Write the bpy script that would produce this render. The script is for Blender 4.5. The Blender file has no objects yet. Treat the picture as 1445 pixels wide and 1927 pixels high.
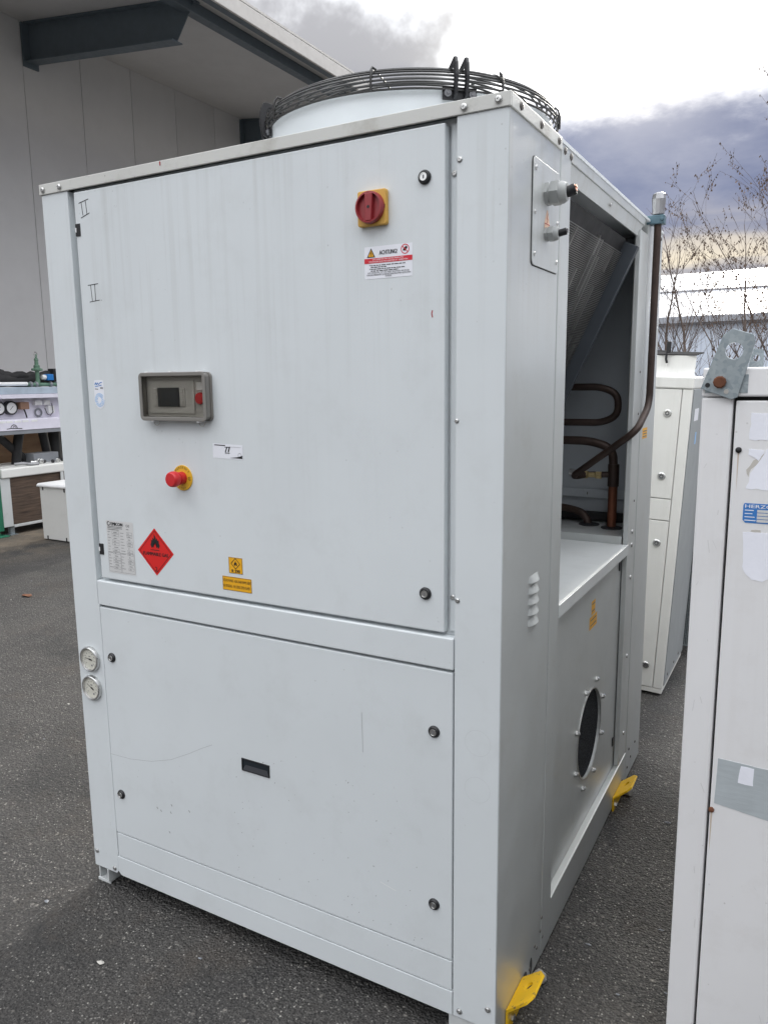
import bpy, math, random
from mathutils import Vector, Matrix
R = math.radians
sc = bpy.context.scene
col = sc.collection
# ------------------------------------------------------------------ camera
cam = bpy.data.cameras.new('camera'); co = bpy.data.objects.new('camera', cam); col.objects.link(co)
yaw, pitch, roll = .5111, -.1679, -.0110
fw = Vector((-math.sin(yaw)*math.cos(pitch), math.cos(yaw)*math.cos(pitch), math.sin(pitch)))
rt = Vector((math.cos(yaw), math.sin(yaw), 0)); up = rt.cross(fw)
c_, s_ = math.cos(roll), math.sin(roll)
rt, up = rt*c_+up*s_, up*c_-rt*s_
m = Matrix((rt, up, -fw)).transposed().to_4x4(); m.translation = (1.955, -1.530, 1.605)
co.matrix_world = m
cam.sensor_fit = 'VERTICAL'; cam.sensor_height = 36; cam.lens = 1445.2/1927*36
cam.clip_start = .05; cam.clip_end = 3000
sc.camera = co
# ------------------------------------------------------------------ world: nishita air with a broken cloud deck
SUN_AZ, SUN_EL = -1, 23          # degrees east of +y, elevation
w = bpy.data.worlds.new('World'); sc.world = w; w.use_nodes = True
nt = w.node_tree; nt.nodes.clear()
def N(t, **k):
    n = nt.nodes.new(t)
    for a, b in k.items(): setattr(n, a, b)
    return n
L = lambda a, b: nt.links.new(a, b)
def MA(op, a, b=None, cl=False):
    n = N('ShaderNodeMath', operation=op); n.use_clamp = cl
    for i, v in enumerate((a, b)):
        if v is None: continue
        if isinstance(v, (int, float)): n.inputs[i].default_value = v
        else: L(v, n.inputs[i])
    return n.outputs[0]
def MIX(f, a, b, bt='MIX'):
    n = N('ShaderNodeMix', data_type='RGBA', blend_type=bt)
    for s, v in ((n.inputs[0], f), (n.inputs[6], a), (n.inputs[7], b)):
        if isinstance(v, (int, float)): s.default_value = v
        elif isinstance(v, tuple): s.default_value = (*v, 1)
        else: L(v, s)
    return n.outputs[2]
def SS(v, a, b):
    n = N('ShaderNodeMapRange', interpolation_type='SMOOTHSTEP')
    L(v, n.inputs[0]); n.inputs[1].default_value = a; n.inputs[2].default_value = b
    return n.outputs[0]
tc = N('ShaderNodeTexCoord'); sep = N('ShaderNodeSeparateXYZ'); L(tc.outputs['Generated'], sep.inputs[0])
zc = sep.outputs[2]
zd = MA('ADD', MA('MAXIMUM', zc, 0.0), .22)
cmb = N('ShaderNodeCombineXYZ'); L(MA('DIVIDE', sep.outputs[0], zd), cmb.inputs[0]); L(MA('DIVIDE', sep.outputs[1], zd), cmb.inputs[1])
def WN(vec, scale, det, rough=.55, off=(0, 0, 0)):
    mp = N('ShaderNodeMapping'); mp.inputs[1].default_value = off; L(vec, mp.inputs[0])
    n = N('ShaderNodeTexNoise'); n.inputs['Scale'].default_value = scale; n.inputs['Detail'].default_value = det
    n.inputs['Roughness'].default_value = rough; L(mp.outputs[0], n.inputs[0]); return n.outputs[0]
n1 = WN(cmb.outputs[0], 1.25, 9, .56, (3.8, 4.6, 0)); n2 = WN(tc.outputs['Generated'], 5, 5, .55, (2, 1, 3)); n3 = WN(cmb.outputs[0], 4.0, 6, .6, (5, 2, 0))
sunv = Vector((math.sin(R(-11.5)), math.cos(R(-11.5)), math.tan(R(19.5)))).normalized()
dp = N('ShaderNodeVectorMath', operation='DOT_PRODUCT'); L(tc.outputs['Generated'], dp.inputs[0]); dp.inputs[1].default_value = sunv
dot = MA('MAXIMUM', dp.outputs['Value'], 0.0)
glow = MA('POWER', dot, 40.0)
edge = MA('ADD', MA('ADD', zc, MA('MULTIPLY', MA('SUBTRACT', n1, .5), .26)), MA('MULTIPLY', MA('SUBTRACT', n3, .5), .09))
n0 = WN(tc.outputs['Generated'], .9, 1, .5, (0.4, 0.3, 5.6))
bright = SS(MA('ADD', edge, MA('MULTIPLY', MA('SUBTRACT', n0, .5), .9)), .278, .398)
zp = MA('MAXIMUM', zc, 0.0)
lum = MA('ADD', MA('ADD', .55, MA('MULTIPLY', zp, 1.3)), MA('MULTIPLY', MA('MULTIPLY', zp, zp), 1.6))
dark = MIX(SS(n3, .3, .7), (.098, .130, .240), (.178, .205, .305))
nw = WN(tc.outputs['Generated'], 2.4, 7, .58, (9.8, 2.2, 7.0))
white = MIX(SS(MA('ADD', nw, MA('MULTIPLY', MA('POWER', dot, 60.0), .16)), .43, .60), (.285, .285, .30), (1.34, 1.375, 1.42))
wl = N('ShaderNodeVectorMath', operation='SCALE'); L(white, wl.inputs[0]); L(lum, wl.inputs['Scale'])
cl = MIX(bright, dark, wl.outputs[0])
low = MA('SUBTRACT', 1.0, SS(MA('ADD', zc, MA('MULTIPLY', MA('SUBTRACT', n2, .5), .10)), .12, .195))
streak = N('ShaderNodeTexNoise'); mps = N('ShaderNodeMapping'); mps.inputs[3].default_value = (2, 2, 26); L(tc.outputs['Generated'], mps.inputs[0]); L(mps.outputs[0], streak.inputs[0]); streak.inputs['Scale'].default_value = 1.6; streak.inputs['Detail'].default_value = 4
cream = MIX(SS(streak.outputs[0], .40, .64), (.30, .30, .34), (.68, .60, .47))
cl = MIX(low, cl, cream)
gl = N('ShaderNodeVectorMath', operation='SCALE'); gl.inputs[0].default_value = (1.0, .93, .78); L(MA('ADD', MA('MULTIPLY', MA('MULTIPLY', MA('POWER', dot, 110.0), bright), 1.8), MA('MULTIPLY', MA("POWER", dot, 260.0), .34)), gl.inputs['Scale'])
sky = N('ShaderNodeTexSky'); sky.sky_type = 'NISHITA'; sky.sun_disc = False; sky.sun_elevation = R(SUN_EL); sky.sun_rotation = R(SUN_AZ)
sk = N('ShaderNodeVectorMath', operation='SCALE'); L(sky.outputs[0], sk.inputs[0]); sk.inputs['Scale'].default_value = .002
ad = N('ShaderNodeVectorMath', operation='ADD'); L(cl, ad.inputs[0]); L(gl.outputs[0], ad.inputs[1])
ad2 = N('ShaderNodeVectorMath', operation='ADD'); L(ad.outputs[0], ad2.inputs[0]); L(sk.outputs[0], ad2.inputs[1])
bg = N('ShaderNodeBackground'); L(ad2.outputs[0], bg.inputs[0]); bg.inputs[1].default_value = 1.0
wo = N('ShaderNodeOutputWorld'); L(bg.outputs[0], wo.inputs[0])
# ------------------------------------------------------------------ sun behind the cloud edge
sl = bpy.data.lights.new('sun', 'SUN'); sl.energy = 2.2; sl.angle = R(11); sl.color = (1, .95, .86)
so = bpy.data.objects.new('sun', sl); col.objects.link(so)
sd = Vector((math.sin(R(SUN_AZ)), math.cos(R(SUN_AZ)), math.tan(R(SUN_EL))))
so.rotation_euler = sd.to_track_quat('Z', 'Y').to_euler(); so.location = (3, 10, 12)
vs = sc.view_settings; vs.view_transform = 'Standard'; vs.look = 'None'; vs.exposure = 0.5; vs.gamma = 1; vs.use_curve_mapping = False

# ------------------------------------------------------------------ materials
MATS = {}
class NB:
    def __init__(s, mat):
        s.t = mat.node_tree; s.b = s.t.nodes['Principled BSDF']; s.tc = s.t.nodes.new('ShaderNodeTexCoord').outputs['Object']
    def n(s, ty, **k):
        x = s.t.nodes.new(ty)
        for a, b in k.items(): setattr(x, a, b)
        return x
    def l(s, a, b): s.t.links.new(a, b)
    def noise(s, scale, det=4, rough=.55, sc3=None, vec=None, out=0):
        x = s.n('ShaderNodeTexNoise'); x.inputs['Scale'].default_value = scale; x.inputs['Detail'].default_value = det; x.inputs['Roughness'].default_value = rough
        v = vec or s.tc
        if sc3:
            mp = s.n('ShaderNodeMapping'); mp.inputs[3].default_value = sc3; s.l(v, mp.inputs[0]); v = mp.outputs[0]
        s.l(v, x.inputs[0]); return x.outputs[out]
    def vor(s, scale, feat='F1', out='Distance', sc3=None):
        x = s.n('ShaderNodeTexVoronoi', feature=feat); x.inputs['Scale'].default_value = scale
        v = s.tc
        if sc3:
            mp = s.n('ShaderNodeMapping'); mp.inputs[3].default_value = sc3; s.l(v, mp.inputs[0]); v = mp.outputs[0]
        s.l(v, x.inputs[0]); return x.outputs[out]
    def ramp(s, v, a, b, lo=0., hi=1.):
        x = s.n('ShaderNodeMapRange'); s.l(v, x.inputs[0])
        for i, q in zip((1, 2, 3, 4), (a, b, lo, hi)): x.inputs[i].default_value = q
        return x.outputs[0]
    def m(s, op, a, b):
        x = s.n('ShaderNodeMath', operation=op)
        for i, v in enumerate((a, b)):
            if isinstance(v, (int, float)): x.inputs[i].default_value = v
            else: s.l(v, x.inputs[i])
        return x.outputs[0]
    def mix(s, f, a, b, bt='MIX'):
        x = s.n('ShaderNodeMix', data_type='RGBA', blend_type=bt)
        for k, v in ((x.inputs[0], f), (x.inputs[6], a), (x.inputs[7], b)):
            if isinstance(v, (int, float)): k.default_value = v
            elif isinstance(v, tuple): k.default_value = (*v, 1)
            else: s.l(v, k)
        return x.outputs[2]
    def bump(s, h, st, dist=.001):
        x = s.n('ShaderNodeBump'); x.inputs['Strength'].default_value = st; x.inputs['Distance'].default_value = dist
        s.l(h, x.inputs['Height']); s.l(x.outputs[0], s.b.inputs['Normal'])
    def z(s):
        x = s.n('ShaderNodeSeparateXYZ'); s.l(s.tc, x.inputs[0]); return x.outputs
def mat(name, c, rough=.5, metal=0., var=.06, spec=.5, emit=None):
    mm = bpy.data.materials.new(name); mm.use_nodes = True; nb = NB(mm); b = nb.b
    b.inputs['Roughness'].default_value = rough; b.inputs['Metallic'].default_value = metal; b.inputs['Specular IOR Level'].default_value = spec
    if var > 0:
        f = nb.noise(9, 5)
        cc = nb.mix(nb.ramp(f, .3, .7), tuple(x*(1-var) for x in c), tuple(min(1, x*(1+var)) for x in c)); nb.l(cc, b.inputs['Base Color'])
        nb.l(nb.ramp(nb.noise(14, 4), .3, .7, max(.02, rough-.06), min(1, rough+.08)), b.inputs['Roughness'])
    else: b.inputs['Base Color'].default_value = (*c, 1)
    MATS[name] = mm; return nb
def paint(name, c, rough=.42, streak=0., peel=.25, grime=.10, specks=.25, zlo=1.2, zhi=2.1, dirt=(.30, .29, .26), metal=0.0):
    nb = mat(name, c, rough, metal, 0.0); b = nb.b
    big = nb.ramp(nb.noise(2.2, 5, .6), .35, .7)
    base = nb.mix(big, tuple(x*.965 for x in c), tuple(min(1, x*1.02) for x in c))
    g = nb.m('MULTIPLY', nb.ramp(nb.noise(7, 7, .68), .52, .80), grime)
    base = nb.mix(g, base, dirt)
    if streak:
        hm = nb.ramp(nb.z()[2], zlo, zhi)
        s1 = nb.ramp(nb.noise(1, 3, .5, (34, 34, .7)), .52, .78); s2 = nb.ramp(nb.noise(1, 4, .6, (60, 60, 2.0)), .55, .85)
        st = nb.m('MULTIPLY', nb.m('MULTIPLY', nb.m('MAXIMUM', s1, s2), hm), nb.ramp(nb.noise(3.0, 3), .35, .7, .15, 1))
        base = nb.mix(nb.m('MULTIPLY', st, streak), base, dirt)
    if specks:
        v = nb.vor(38); gate = nb.ramp(nb.noise(6, 3), .52, .62)
        sp = nb.m('MULTIPLY', nb.ramp(v, .10, .05), gate)
        base = nb.mix(nb.m('MULTIPLY', sp, specks), base, tuple(x*.45 for x in dirt))
    nb.l(base, b.inputs['Base Color'])
    nb.l(nb.ramp(nb.noise(5, 5), .3, .75, rough-.06, rough+.12), b.inputs['Roughness'])
    if peel: nb.bump(nb.m('ADD', nb.noise(330, 2), nb.m('MULTIPLY', nb.noise(1.6, 2), 8.0)), peel, .0006)
    return nb
GREY = (.66, .695, .71)
paint('chiller_front', GREY, .45, streak=.48, peel=.10, grime=.14)
paint('chiller_side', (.58, .60, .595), .40, streak=.45, peel=.5, grime=.16, zlo=1.55, zhi=2.15, dirt=(.33, .29, .20), metal=.50)
paint('chiller_cap', (.60, .60, .57), .45, streak=0, peel=.3, grime=.75, specks=.5, dirt=(.27, .25, .20))
paint('chiller_inner', (.42, .45, .48), .5, peel=.1, grime=.2)
paint('tray_sheet', (.60, .62, .62), .38, peel=.3, grime=.35, dirt=(.35, .35, .33))
paint('white_sheet', (.76, .76, .73), .42, streak=.2, peel=.12, grime=.12, zlo=0, zhi=1.6)
paint('near_white', (.80, .795, .80), .40, streak=.22, peel=.12, grime=.16, specks=.35, zlo=.2, zhi=1.6, dirt=(.42, .36, .30))
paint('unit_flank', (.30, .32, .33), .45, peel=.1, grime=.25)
paint('hall_sheet', (.64, .64, .645), .55, peel=.05, grime=.06, specks=0)
paint('soffit_sheet', (.58, .58, .58), .6, peel=.05, grime=.08, specks=0)
nb = NB(MATS['hall_sheet']); oi = nb.n('ShaderNodeObjectInfo'); src = nb.b.inputs['Base Color'].links[0].from_socket; rv_ = nb.ramp(oi.outputs['Random'], 0, 1, .93, 1.04); cb_ = nb.n('ShaderNodeCombineColor'); [nb.l(rv_, cb_.inputs[i]) for i in range(3)]; nb.l(nb.mix(1.0, src, cb_.outputs[0], 'MULTIPLY'), nb.b.inputs['Base Color'])
mat('fascia', (.62, .60, .57), .5)
mat('steel_blue', (.11, .14, .165), .5)
mat('joint_dark', (.05, .05, .05), .8)
mat('rubber', (.012, .012, .014), .5)
mat('guard_wire', (.018, .017, .016), .42)
mat('shroud_paint', (.66, .69, .70), .36, var=.03)
mat('steel', (.62, .62, .61), .28, 1.0)
mat('rivet_steel', (.50, .50, .49), .35, .9)
mat('dark_rivet', (.16, .15, .14), .45, .6)
mat('pvc_grey', (.36, .37, .365), .5)
mat('copper', (.15, .055, .03), .45, .6, .4)
mat('copper_dark', (.045, .028, .022), .5, .35, .4)
mat('copper_bare', (.75, .38, .25), .35, .9)
mat('brass', (.42, .33, .17), .35, .9)
mat('coil_tube', (.20, .20, .195), .4, .6, .4)
mat('coil_fin', (.012, .012, .013), .6, .3, .4)
mat('coil_plate', (.065, .075, .088), .45, .2)
mat('yellow_paint', (.80, .48, .012), .4, 0, .12)
nb = NB(MATS['yellow_paint']); ch_ = nb.ramp(nb.noise(60, 6, .7), .60, .66); nb.l(nb.mix(ch_, nb.b.inputs['Base Color'].links[0].from_socket, (.16, .11, .07)), nb.b.inputs['Base Color'])
mat('switch_yellow', (.62, .36, .07), .5, 0, .08)
mat('switch_red', (.28, .026, .032), .42, 0, .10)
mat('stop_red', (.52, .018, .022), .42, 0, .10)
mat('stop_yellow', (.72, .42, .03), .45)
mat('sticker_white', (.80, .81, .86), .4, 0, .02)
mat('sticker_red', (.68, .015, .014), .45, 0, .05)
mat('band_red', (.62, .012, .03), .45, 0, .03)
mat('sticker_orange', (.80, .40, .012), .45, 0, .04)
mat('sticker_silver', (.68, .68, .675), .45, .2, .03)
mat('sticker_peach', (.72, .50, .36), .5)
mat('ink', (.012, .012, .014), .6, 0, 0)
mat('ink_grey', (.16, .16, .17), .6, 0, 0)
mat('ink_white', (.85, .85, .88), .5, 0, 0)
mat('ink_blue', (.04, .20, .55), .5, 0, .05)
mat('ink_lightblue', (.30, .52, .80), .5, 0, .05)
mat('ink_red', (.35, .01, .02), .5, 0, 0)
mat('scratch_dark', (.30, .31, .31), .6, 0, 0)
mat('ring_faint', (.50, .52, .53), .6, 0, 0)
mat('scratch_light', (.80, .81, .80), .6, 0, 0)
mat('pull_dark', (.045, .048, .055), .45)
mat('bezel', (.46, .45, .425), .45)
mat('bezel_dark', (.20, .19, .175), .35)
mat('screen', (.016, .022, .028), .12)
nb = mat('smoked_cover', (.74, .73, .70), .08, 0, 0); nb.b.inputs['Transmission Weight'].default_value = 1; nb.b.inputs['IOR'].default_value = 1.12
mat('dial', (.60, .59, .52), .3)
mat('galvanised', (.30, .35, .38), .42, .75, .1)
g = MATS['galvanised']; nb = NB(g); v = nb.vor(130, out='Color'); sp = nb.n('ShaderNodeSeparateColor'); nb.l(v, sp.inputs[0])
nb.l(nb.mix(nb.ramp(sp.outputs[0], 0, 1), (.29, .34, .37), (.41, .46, .48)), nb.b.inputs['Base Color'])
mat('rust', (.16, .06, .03), .85, 0, .4)
nb = mat('paper', (.86, .87, .94), .7, 0, .05); nb.bump(nb.noise(40, 4), .4, .002)
nb = mat('tape', (.44, .48, .50), .35, 0, .10); nb.bump(nb.noise(20, 4, .6, (1, 1, 6)), .4, .002)
mat('scuff', (.66, .655, .65), .6, 0, .1)
mat('rust_run', (.58, .48, .40), .7, 0, .2)
mat('glue', (.55, .52, .48), .6)
mat('clear_foil', (.32, .32, .33), .3, .8, .4)
mat('clamp_steel', (.10, .165, .20), .4, .5, .2)
mat('green_paint', (.02, .16, .09), .5, 0, .15)
mat('valve_green', (.10, .19, .13), .5, 0, .3)
mat('valve_blue', (.01, .17, .50), .45)
mat('lavender', (.72, .70, .79), .45, 0, .06)
mat('rack_beam', (.40, .47, .54), .45, 0, .15)
mat('insulation', (.014, .014, .015), .75, 0, .3)
mat('box_brown', (.26, .15, .10), .55)
mat('box_grey', (.22, .23, .25), .5)
mat('white_plastic', (.78, .78, .78), .4)
nb = mat('plywood', (.25, .15, .085), .75, 0, .25); nb.l(nb.mix(nb.ramp(nb.noise(1, 5, .6, (3, 2, 14)), .35, .7), (.19, .11, .06), (.33, .21, .125)), nb.b.inputs['Base Color'])
nb = mat('brown_coil', (.12, .08, .055), .7, 0, .2)
nb.l(nb.mix(nb.ramp(nb.noise(1, 3, .6, (4, 4, 60)), .35, .7), (.05, .033, .024), (.135, .09, .062)), nb.b.inputs['Base Color']); nb.bump(nb.noise(1, 2, .5, (2, 2, 120)), .8, .003)
mat('bark', (.13, .10, .085), .85, 0, .3)
mat('dead_leaf', (.13, .085, .06), .8, 0, .4)
mat('leaf_brown', (.17, .075, .04), .7, 0, .3)
mat('rag_cloth', (.30, .29, .27), .85, 0, .3)
mat('pebble', (.50, .48, .44), .7)
mat('far_roof', (.66, .67, .70), .3, .4, .02)
mat('far_wall', (.60, .66, .76), .7, 0, .06)
mat('far_gutter', (.34, .36, .40), .6)
# perforated vent foam
nb = mat('vent_foam', (.03, .033, .038), .8, 0, 0); v = nb.vor(170)
nb.l(nb.mix(nb.ramp(v, .25, .55), (.002, .0022, .003), (.035, .037, .042)), nb.b.inputs['Base Color']); nb.bump(v, .8, .003); nb.b.inputs['Specular IOR Level'].default_value = .12
# asphalt
nb = mat('asphalt', (.05, .05, .05), .8, 0, 0)
big = nb.ramp(nb.noise(.55, 6, .62), .36, .66); med = nb.ramp(nb.noise(3.2, 6, .65), .35, .7); fine = nb.noise(95, 3, .7)
base = nb.mix(big, (.022, .022, .023), (.044, .041, .039)); base = nb.mix(nb.m('MULTIPLY', med, .45), base, (.080, .074, .068))
base = nb.mix(nb.ramp(fine, .32, .68), nb.mix(1, base, (.55, .55, .55), 'MULTIPLY'), nb.mix(1, base, (1.7, 1.68, 1.64), 'MULTIPLY'))
def cells(scale, lo, hi):
    x = nb.n('ShaderNodeTexVoronoi'); x.inputs['Scale'].default_value = scale; x.inputs['Randomness'].default_value = 1; nb.l(nb.tc, x.inputs[0])
    sp = nb.n('ShaderNodeSeparateColor'); nb.l(x.outputs['Color'], sp.inputs[0])
    return nb.m('MULTIPLY', nb.ramp(sp.outputs[0], lo, hi), nb.ramp(x.outputs['Distance'], .48, .22)), x.outputs['Distance'], sp.outputs[1]
k1, d1, r1 = cells(140, .84, .88); k2, d2, r2 = cells(62, .93, .95); k3, d3, r3 = cells(150, .35, .9)
base = nb.mix(nb.m('MULTIPLY', k3, .75), base, (.165, .158, .148))
base = nb.mix(nb.m('MULTIPLY', k1, nb.ramp(r1, 0, 1, .0, 1.0)), base, (.46, .44, .40))
base = nb.mix(nb.m('MULTIPLY', k2, nb.ramp(r2, 0, 1, .0, .5)), base, (.40, .37, .33))
stain = nb.ramp(nb.noise(1.15, 5, .6), .56, .70); base = nb.mix(nb.m('MULTIPLY', stain, .6), base, (.014, .016, .017))
brn = nb.ramp(nb.noise(2.6, 6, .7), .55, .75); base = nb.mix(nb.m('MULTIPLY', brn, .28), base, (.13, .10, .075))
xyz = nb.z()
# sandy dirt in front of the rack along the hall
sx = nb.m('ADD', xyz[0], nb.m('MULTIPLY', nb.noise(1.1, 5), .9)); sand = nb.m('MULTIPLY', nb.ramp(sx, -3.7, -4.5), nb.ramp(nb.noise(2.2, 6, .65), .38, .66))
base = nb.mix(nb.m('MULTIPLY', sand, .75), base, (.25, .20, .145))
nb.l(base, nb.b.inputs['Base Color'])
nb.l(nb.ramp(nb.noise(1.3, 5), .35, .7, .62, .88), nb.b.inputs['Roughness'])
h = nb.m('ADD', nb.m('MULTIPLY', nb.m('SUBTRACT', 1.0, d1), 1.0), nb.m('MULTIPLY', nb.m('SUBTRACT', 1.0, d2), .8)); h = nb.m('ADD', h, nb.m('MULTIPLY', fine, 1.2))
nb.bump(h, 1.0, .007)
mat('tar', (.02, .02, .021), .6, 0, .3)

# ------------------------------------------------------------------ mesh builder
class MB:
    def __init__(s): s.v = []; s.f = []; s.mi = []; s.ms = []; s.cur = 0
    def use(s, name):
        if name not in s.ms: s.ms.append(name)
        s.cur = s.ms.index(name); return s
    def add(s, v, f):
        o = len(s.v); s.v += [tuple(q) for q in v]; s.f += [tuple(o+i for i in q) for q in f]; s.mi += [s.cur]*len(f); return s
    def box(s, x0, x1, y0, y1, z0, z1):
        return s.add([(x0,y0,z0),(x1,y0,z0),(x1,y1,z0),(x0,y1,z0),(x0,y0,z1),(x1,y0,z1),(x1,y1,z1),(x0,y1,z1)],
                     [(0,3,2,1),(4,5,6,7),(0,1,5,4),(1,2,6,5),(2,3,7,6),(3,0,4,7)])
    def frame(s, d):
        d = Vector(d).normalized(); a = Vector((0,0,1)) if abs(d.z) < .9 else Vector((1,0,0))
        u = d.cross(a).normalized(); return d, u, u.cross(d)
    def lathe(s, prof, c, ax, n=24, caps=True):
        d, u, v = s.frame(ax); c = Vector(c); V = []; F = []
        for r, h in prof:
            for i in range(n):
                a = 2*math.pi*i/n; V.append(c+d*h+(u*math.cos(a)+v*math.sin(a))*r)
        for k in range(len(prof)-1):
            for i in range(n):
                j = (i+1) % n; F.append((k*n+i, (k+1)*n+i, (k+1)*n+j, k*n+j))
        if caps: F.append(tuple(range(n))); F.append(tuple((len(prof)-1)*n+i for i in reversed(range(n))))
        return s.add(V, F)
    def cyl(s, c, ax, r, h, n=20, r2=None): return s.lathe([(r, 0), (r if r2 is None else r2, h)], c, ax, n)
    def tube(s, pts, r, n=8, closed=False):
        P = [Vector(p) for p in pts]; V = []; F = []; k = len(P); u = None
        rr = r if isinstance(r, (list, tuple)) else [r]*k
        for i in range(k):
            if closed: t = (P[(i+1) % k]-P[i-1])
            else: t = P[min(i+1, k-1)]-P[max(i-1, 0)]
            t.normalize()
            if u is None: _, u, _v = s.frame(t)
            u = (u-t*u.dot(t)).normalized(); v = t.cross(u)
            for j in range(n):
                a = 2*math.pi*j/n; V.append(P[i]+(u*math.cos(a)+v*math.sin(a))*rr[i])
        for i in range(k if closed else k-1):
            for j in range(n):
                a = i*n; b = ((i+1) % k)*n; F.append((a+j, a+(j+1) % n, b+(j+1) % n, b+j))
        if not closed: F.append(tuple(reversed(range(n)))); F.append(tuple((k-1)*n+j for j in range(n)))
        return s.add(V, F)
    def prism(s, poly, T, t):          # poly 2d ccw, T(u,v,w)->xyz, thickness w 0..t
        n = len(poly); V = [T(u, v, 0) for u, v in poly]+[T(u, v, t) for u, v in poly]
        return s.add(V, [tuple(reversed(range(n))), tuple(range(n, 2*n))]+[(i, (i+1) % n, n+(i+1) % n, n+i) for i in range(n)])
    def holed(s, poly, hc, hr, T, t, n=32):
        ang = [2*math.pi*i/n for i in range(n)]+[math.atan2(v-hc[1], u-hc[0]) % (2*math.pi) for u, v in poly]
        ang = sorted(set(round(a, 5) for a in ang)); O = []; I = []
        for a in ang:
            dx, dy = math.cos(a), math.sin(a); best = None
            for i in range(len(poly)):
                (x0, y0), (x1, y1) = poly[i], poly[(i+1) % len(poly)]
                ex, ey = x1-x0, y1-y0; den = dx*ey-dy*ex
                if abs(den) < 1e-12: continue
                tt = ((x0-hc[0])*ey-(y0-hc[1])*ex)/den; uu = ((x0-hc[0])*dy-(y0-hc[1])*dx)/den
                if tt > 0 and -1e-4 <= uu <= 1.0001 and (best is None or tt < best): best = tt
            O.append((hc[0]+dx*best, hc[1]+dy*best)); I.append((hc[0]+dx*hr, hc[1]+dy*hr))
        k = len(ang); V = [T(*p, 0) for p in O]+[T(*p, 0) for p in I]+[T(*p, t) for p in O]+[T(*p, t) for p in I]; F = []
        for i in range(k):
            j = (i+1) % k
            F += [(i, k+i, k+j, j), (2*k+i, 2*k+j, 3*k+j, 3*k+i), (i, j, 2*k+j, 2*k+i), (k+i, 3*k+i, 3*k+j, k+j)]
        return s.add(V, F)
    def build(s, name, parent=None, m=None, bev=0, smooth=False, loc=None):
        me = bpy.data.meshes.new(name); off = parent_off(parent) if loc is None else Vector(loc)
        me.from_pydata([Vector(p)-off for p in s.v], [], s.f)
        for q in (s.ms or [m]): me.materials.append(MATS[q])
        if s.ms: me.polygons.foreach_set('material_index', s.mi)
        me.validate(); me.update()
        if smooth: me.polygons.foreach_set('use_smooth', [True]*len(me.polygons)); me.set_sharp_from_angle(angle=R(35))
        o = bpy.data.objects.new(name, me); col.objects.link(o)
        if loc is not None and parent is None: o.location = loc
        if parent is not None: o.parent = parent
        if bev:
            b = o.modifiers.new('bevel', 'BEVEL'); b.width = bev; b.segments = 2; b.limit_method = 'ANGLE'
        return o
LOCAL = {}
def parent_off(p):
    return Vector((0, 0, 0)) if p is None else LOCAL.get(p.name, Vector((0, 0, 0)))
def thing(name, label, cat, loc=(0, 0, 0), group=None, local=True, rot=(0, 0, 0)):
    o = bpy.data.objects.new(name, None); col.objects.link(o); o.location = loc; o.rotation_euler = rot
    o.empty_display_size = .1; tag(o, label, cat, group)
    LOCAL[o.name] = Vector((0, 0, 0)) if local else Vector(loc)
    return o
def sub(o, root): LOCAL[o.name] = LOCAL.get(root.name, Vector((0, 0, 0))); return o
def tag(o, label, cat, group=None, kind=None):
    if label: o['label'] = label
    if cat: o['category'] = cat
    if group: o['group'] = group
    if kind: o['kind'] = kind
    return o
def copy_at(proto, parent, loc, rot=None):
    c = proto.copy(); col.objects.link(c); c.parent = parent; c.location = loc
    if rot: c.rotation_euler = rot
    return c
# lettering: built-in font turned into flat mesh
_tc = {}
def glyphs(t):
    if t in _tc: return _tc[t]
    cu = bpy.data.curves.new('t', 'FONT'); cu.body = t; cu.resolution_u = 2
    o = bpy.data.objects.new('t', cu); col.objects.link(o)
    dg = bpy.context.evaluated_depsgraph_get(); me = bpy.data.meshes.new_from_object(o.evaluated_get(dg))
    V = [(v.co.x, v.co.y) for v in me.vertices]; F = [tuple(p.vertices) for p in me.polygons]
    bpy.data.objects.remove(o); bpy.data.curves.remove(cu); bpy.data.meshes.remove(me)
    _tc[t] = (V, F); return V, F
def put_text(mb, t, x0, x1, z0, z1, T):
    """stretch the text into the given rectangle of the 2d frame T(u,v)"""
    V, F = glyphs(t); a = min(v[0] for v in V); b = max(v[0] for v in V); c = min(v[1] for v in V); d = max(v[1] for v in V)
    mb.add([T(x0+(v[0]-a)/(b-a)*(x1-x0), z0+(v[1]-c)/max(1e-6, d-c)*(z1-z0)) for v in V], F)
def flat(mb, poly, T): mb.add([T(u, v) for u, v in poly], [tuple(range(len(poly)))])
def ringpoly(mb, cx, cz, r0, r1, T, n=28, a0=0, a1=2*math.pi):
    V = []; F = []
    for i in range(n+1):
        a = a0+(a1-a0)*i/n; V += [T(cx+r0*math.cos(a), cz+r0*math.sin(a)), T(cx+r1*math.cos(a), cz+r1*math.sin(a))]
        if i: F.append((2*i-2, 2*i-1, 2*i+1, 2*i))
    mb.add(V, F)
rect = lambda a, b, c, d: [(a, c), (b, c), (b, d), (a, d)]
def stroke(mb, pts, wd, T):
    for (x0, y0), (x1, y1) in zip(pts, pts[1:]):
        l = math.hypot(x1-x0, y1-y0) or 1; nx, ny = -(y1-y0)/l*wd/2, (x1-x0)/l*wd/2
        flat(mb, [(x0+nx, y0+ny), (x0-nx, y0-ny), (x1-nx, y1-ny), (x1+nx, y1+ny)], T)
FT = lambda off: (lambda u, v: (u, -off, v))                # on the front, off mm proud
ST = lambda off, X=1.388: (lambda u, v: (X+off, u, v))      # on the side (u = y)
random.seed(5)

# ================================================================== ground
mb = MB(); mb.add([(-400, -300, 0), (400, -300, 0), (400, 900, 0), (-400, 900, 0)], [(0, 1, 2, 3)])
gr = mb.build('ground', None, 'asphalt'); gr['kind'] = 'structure'

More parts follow.
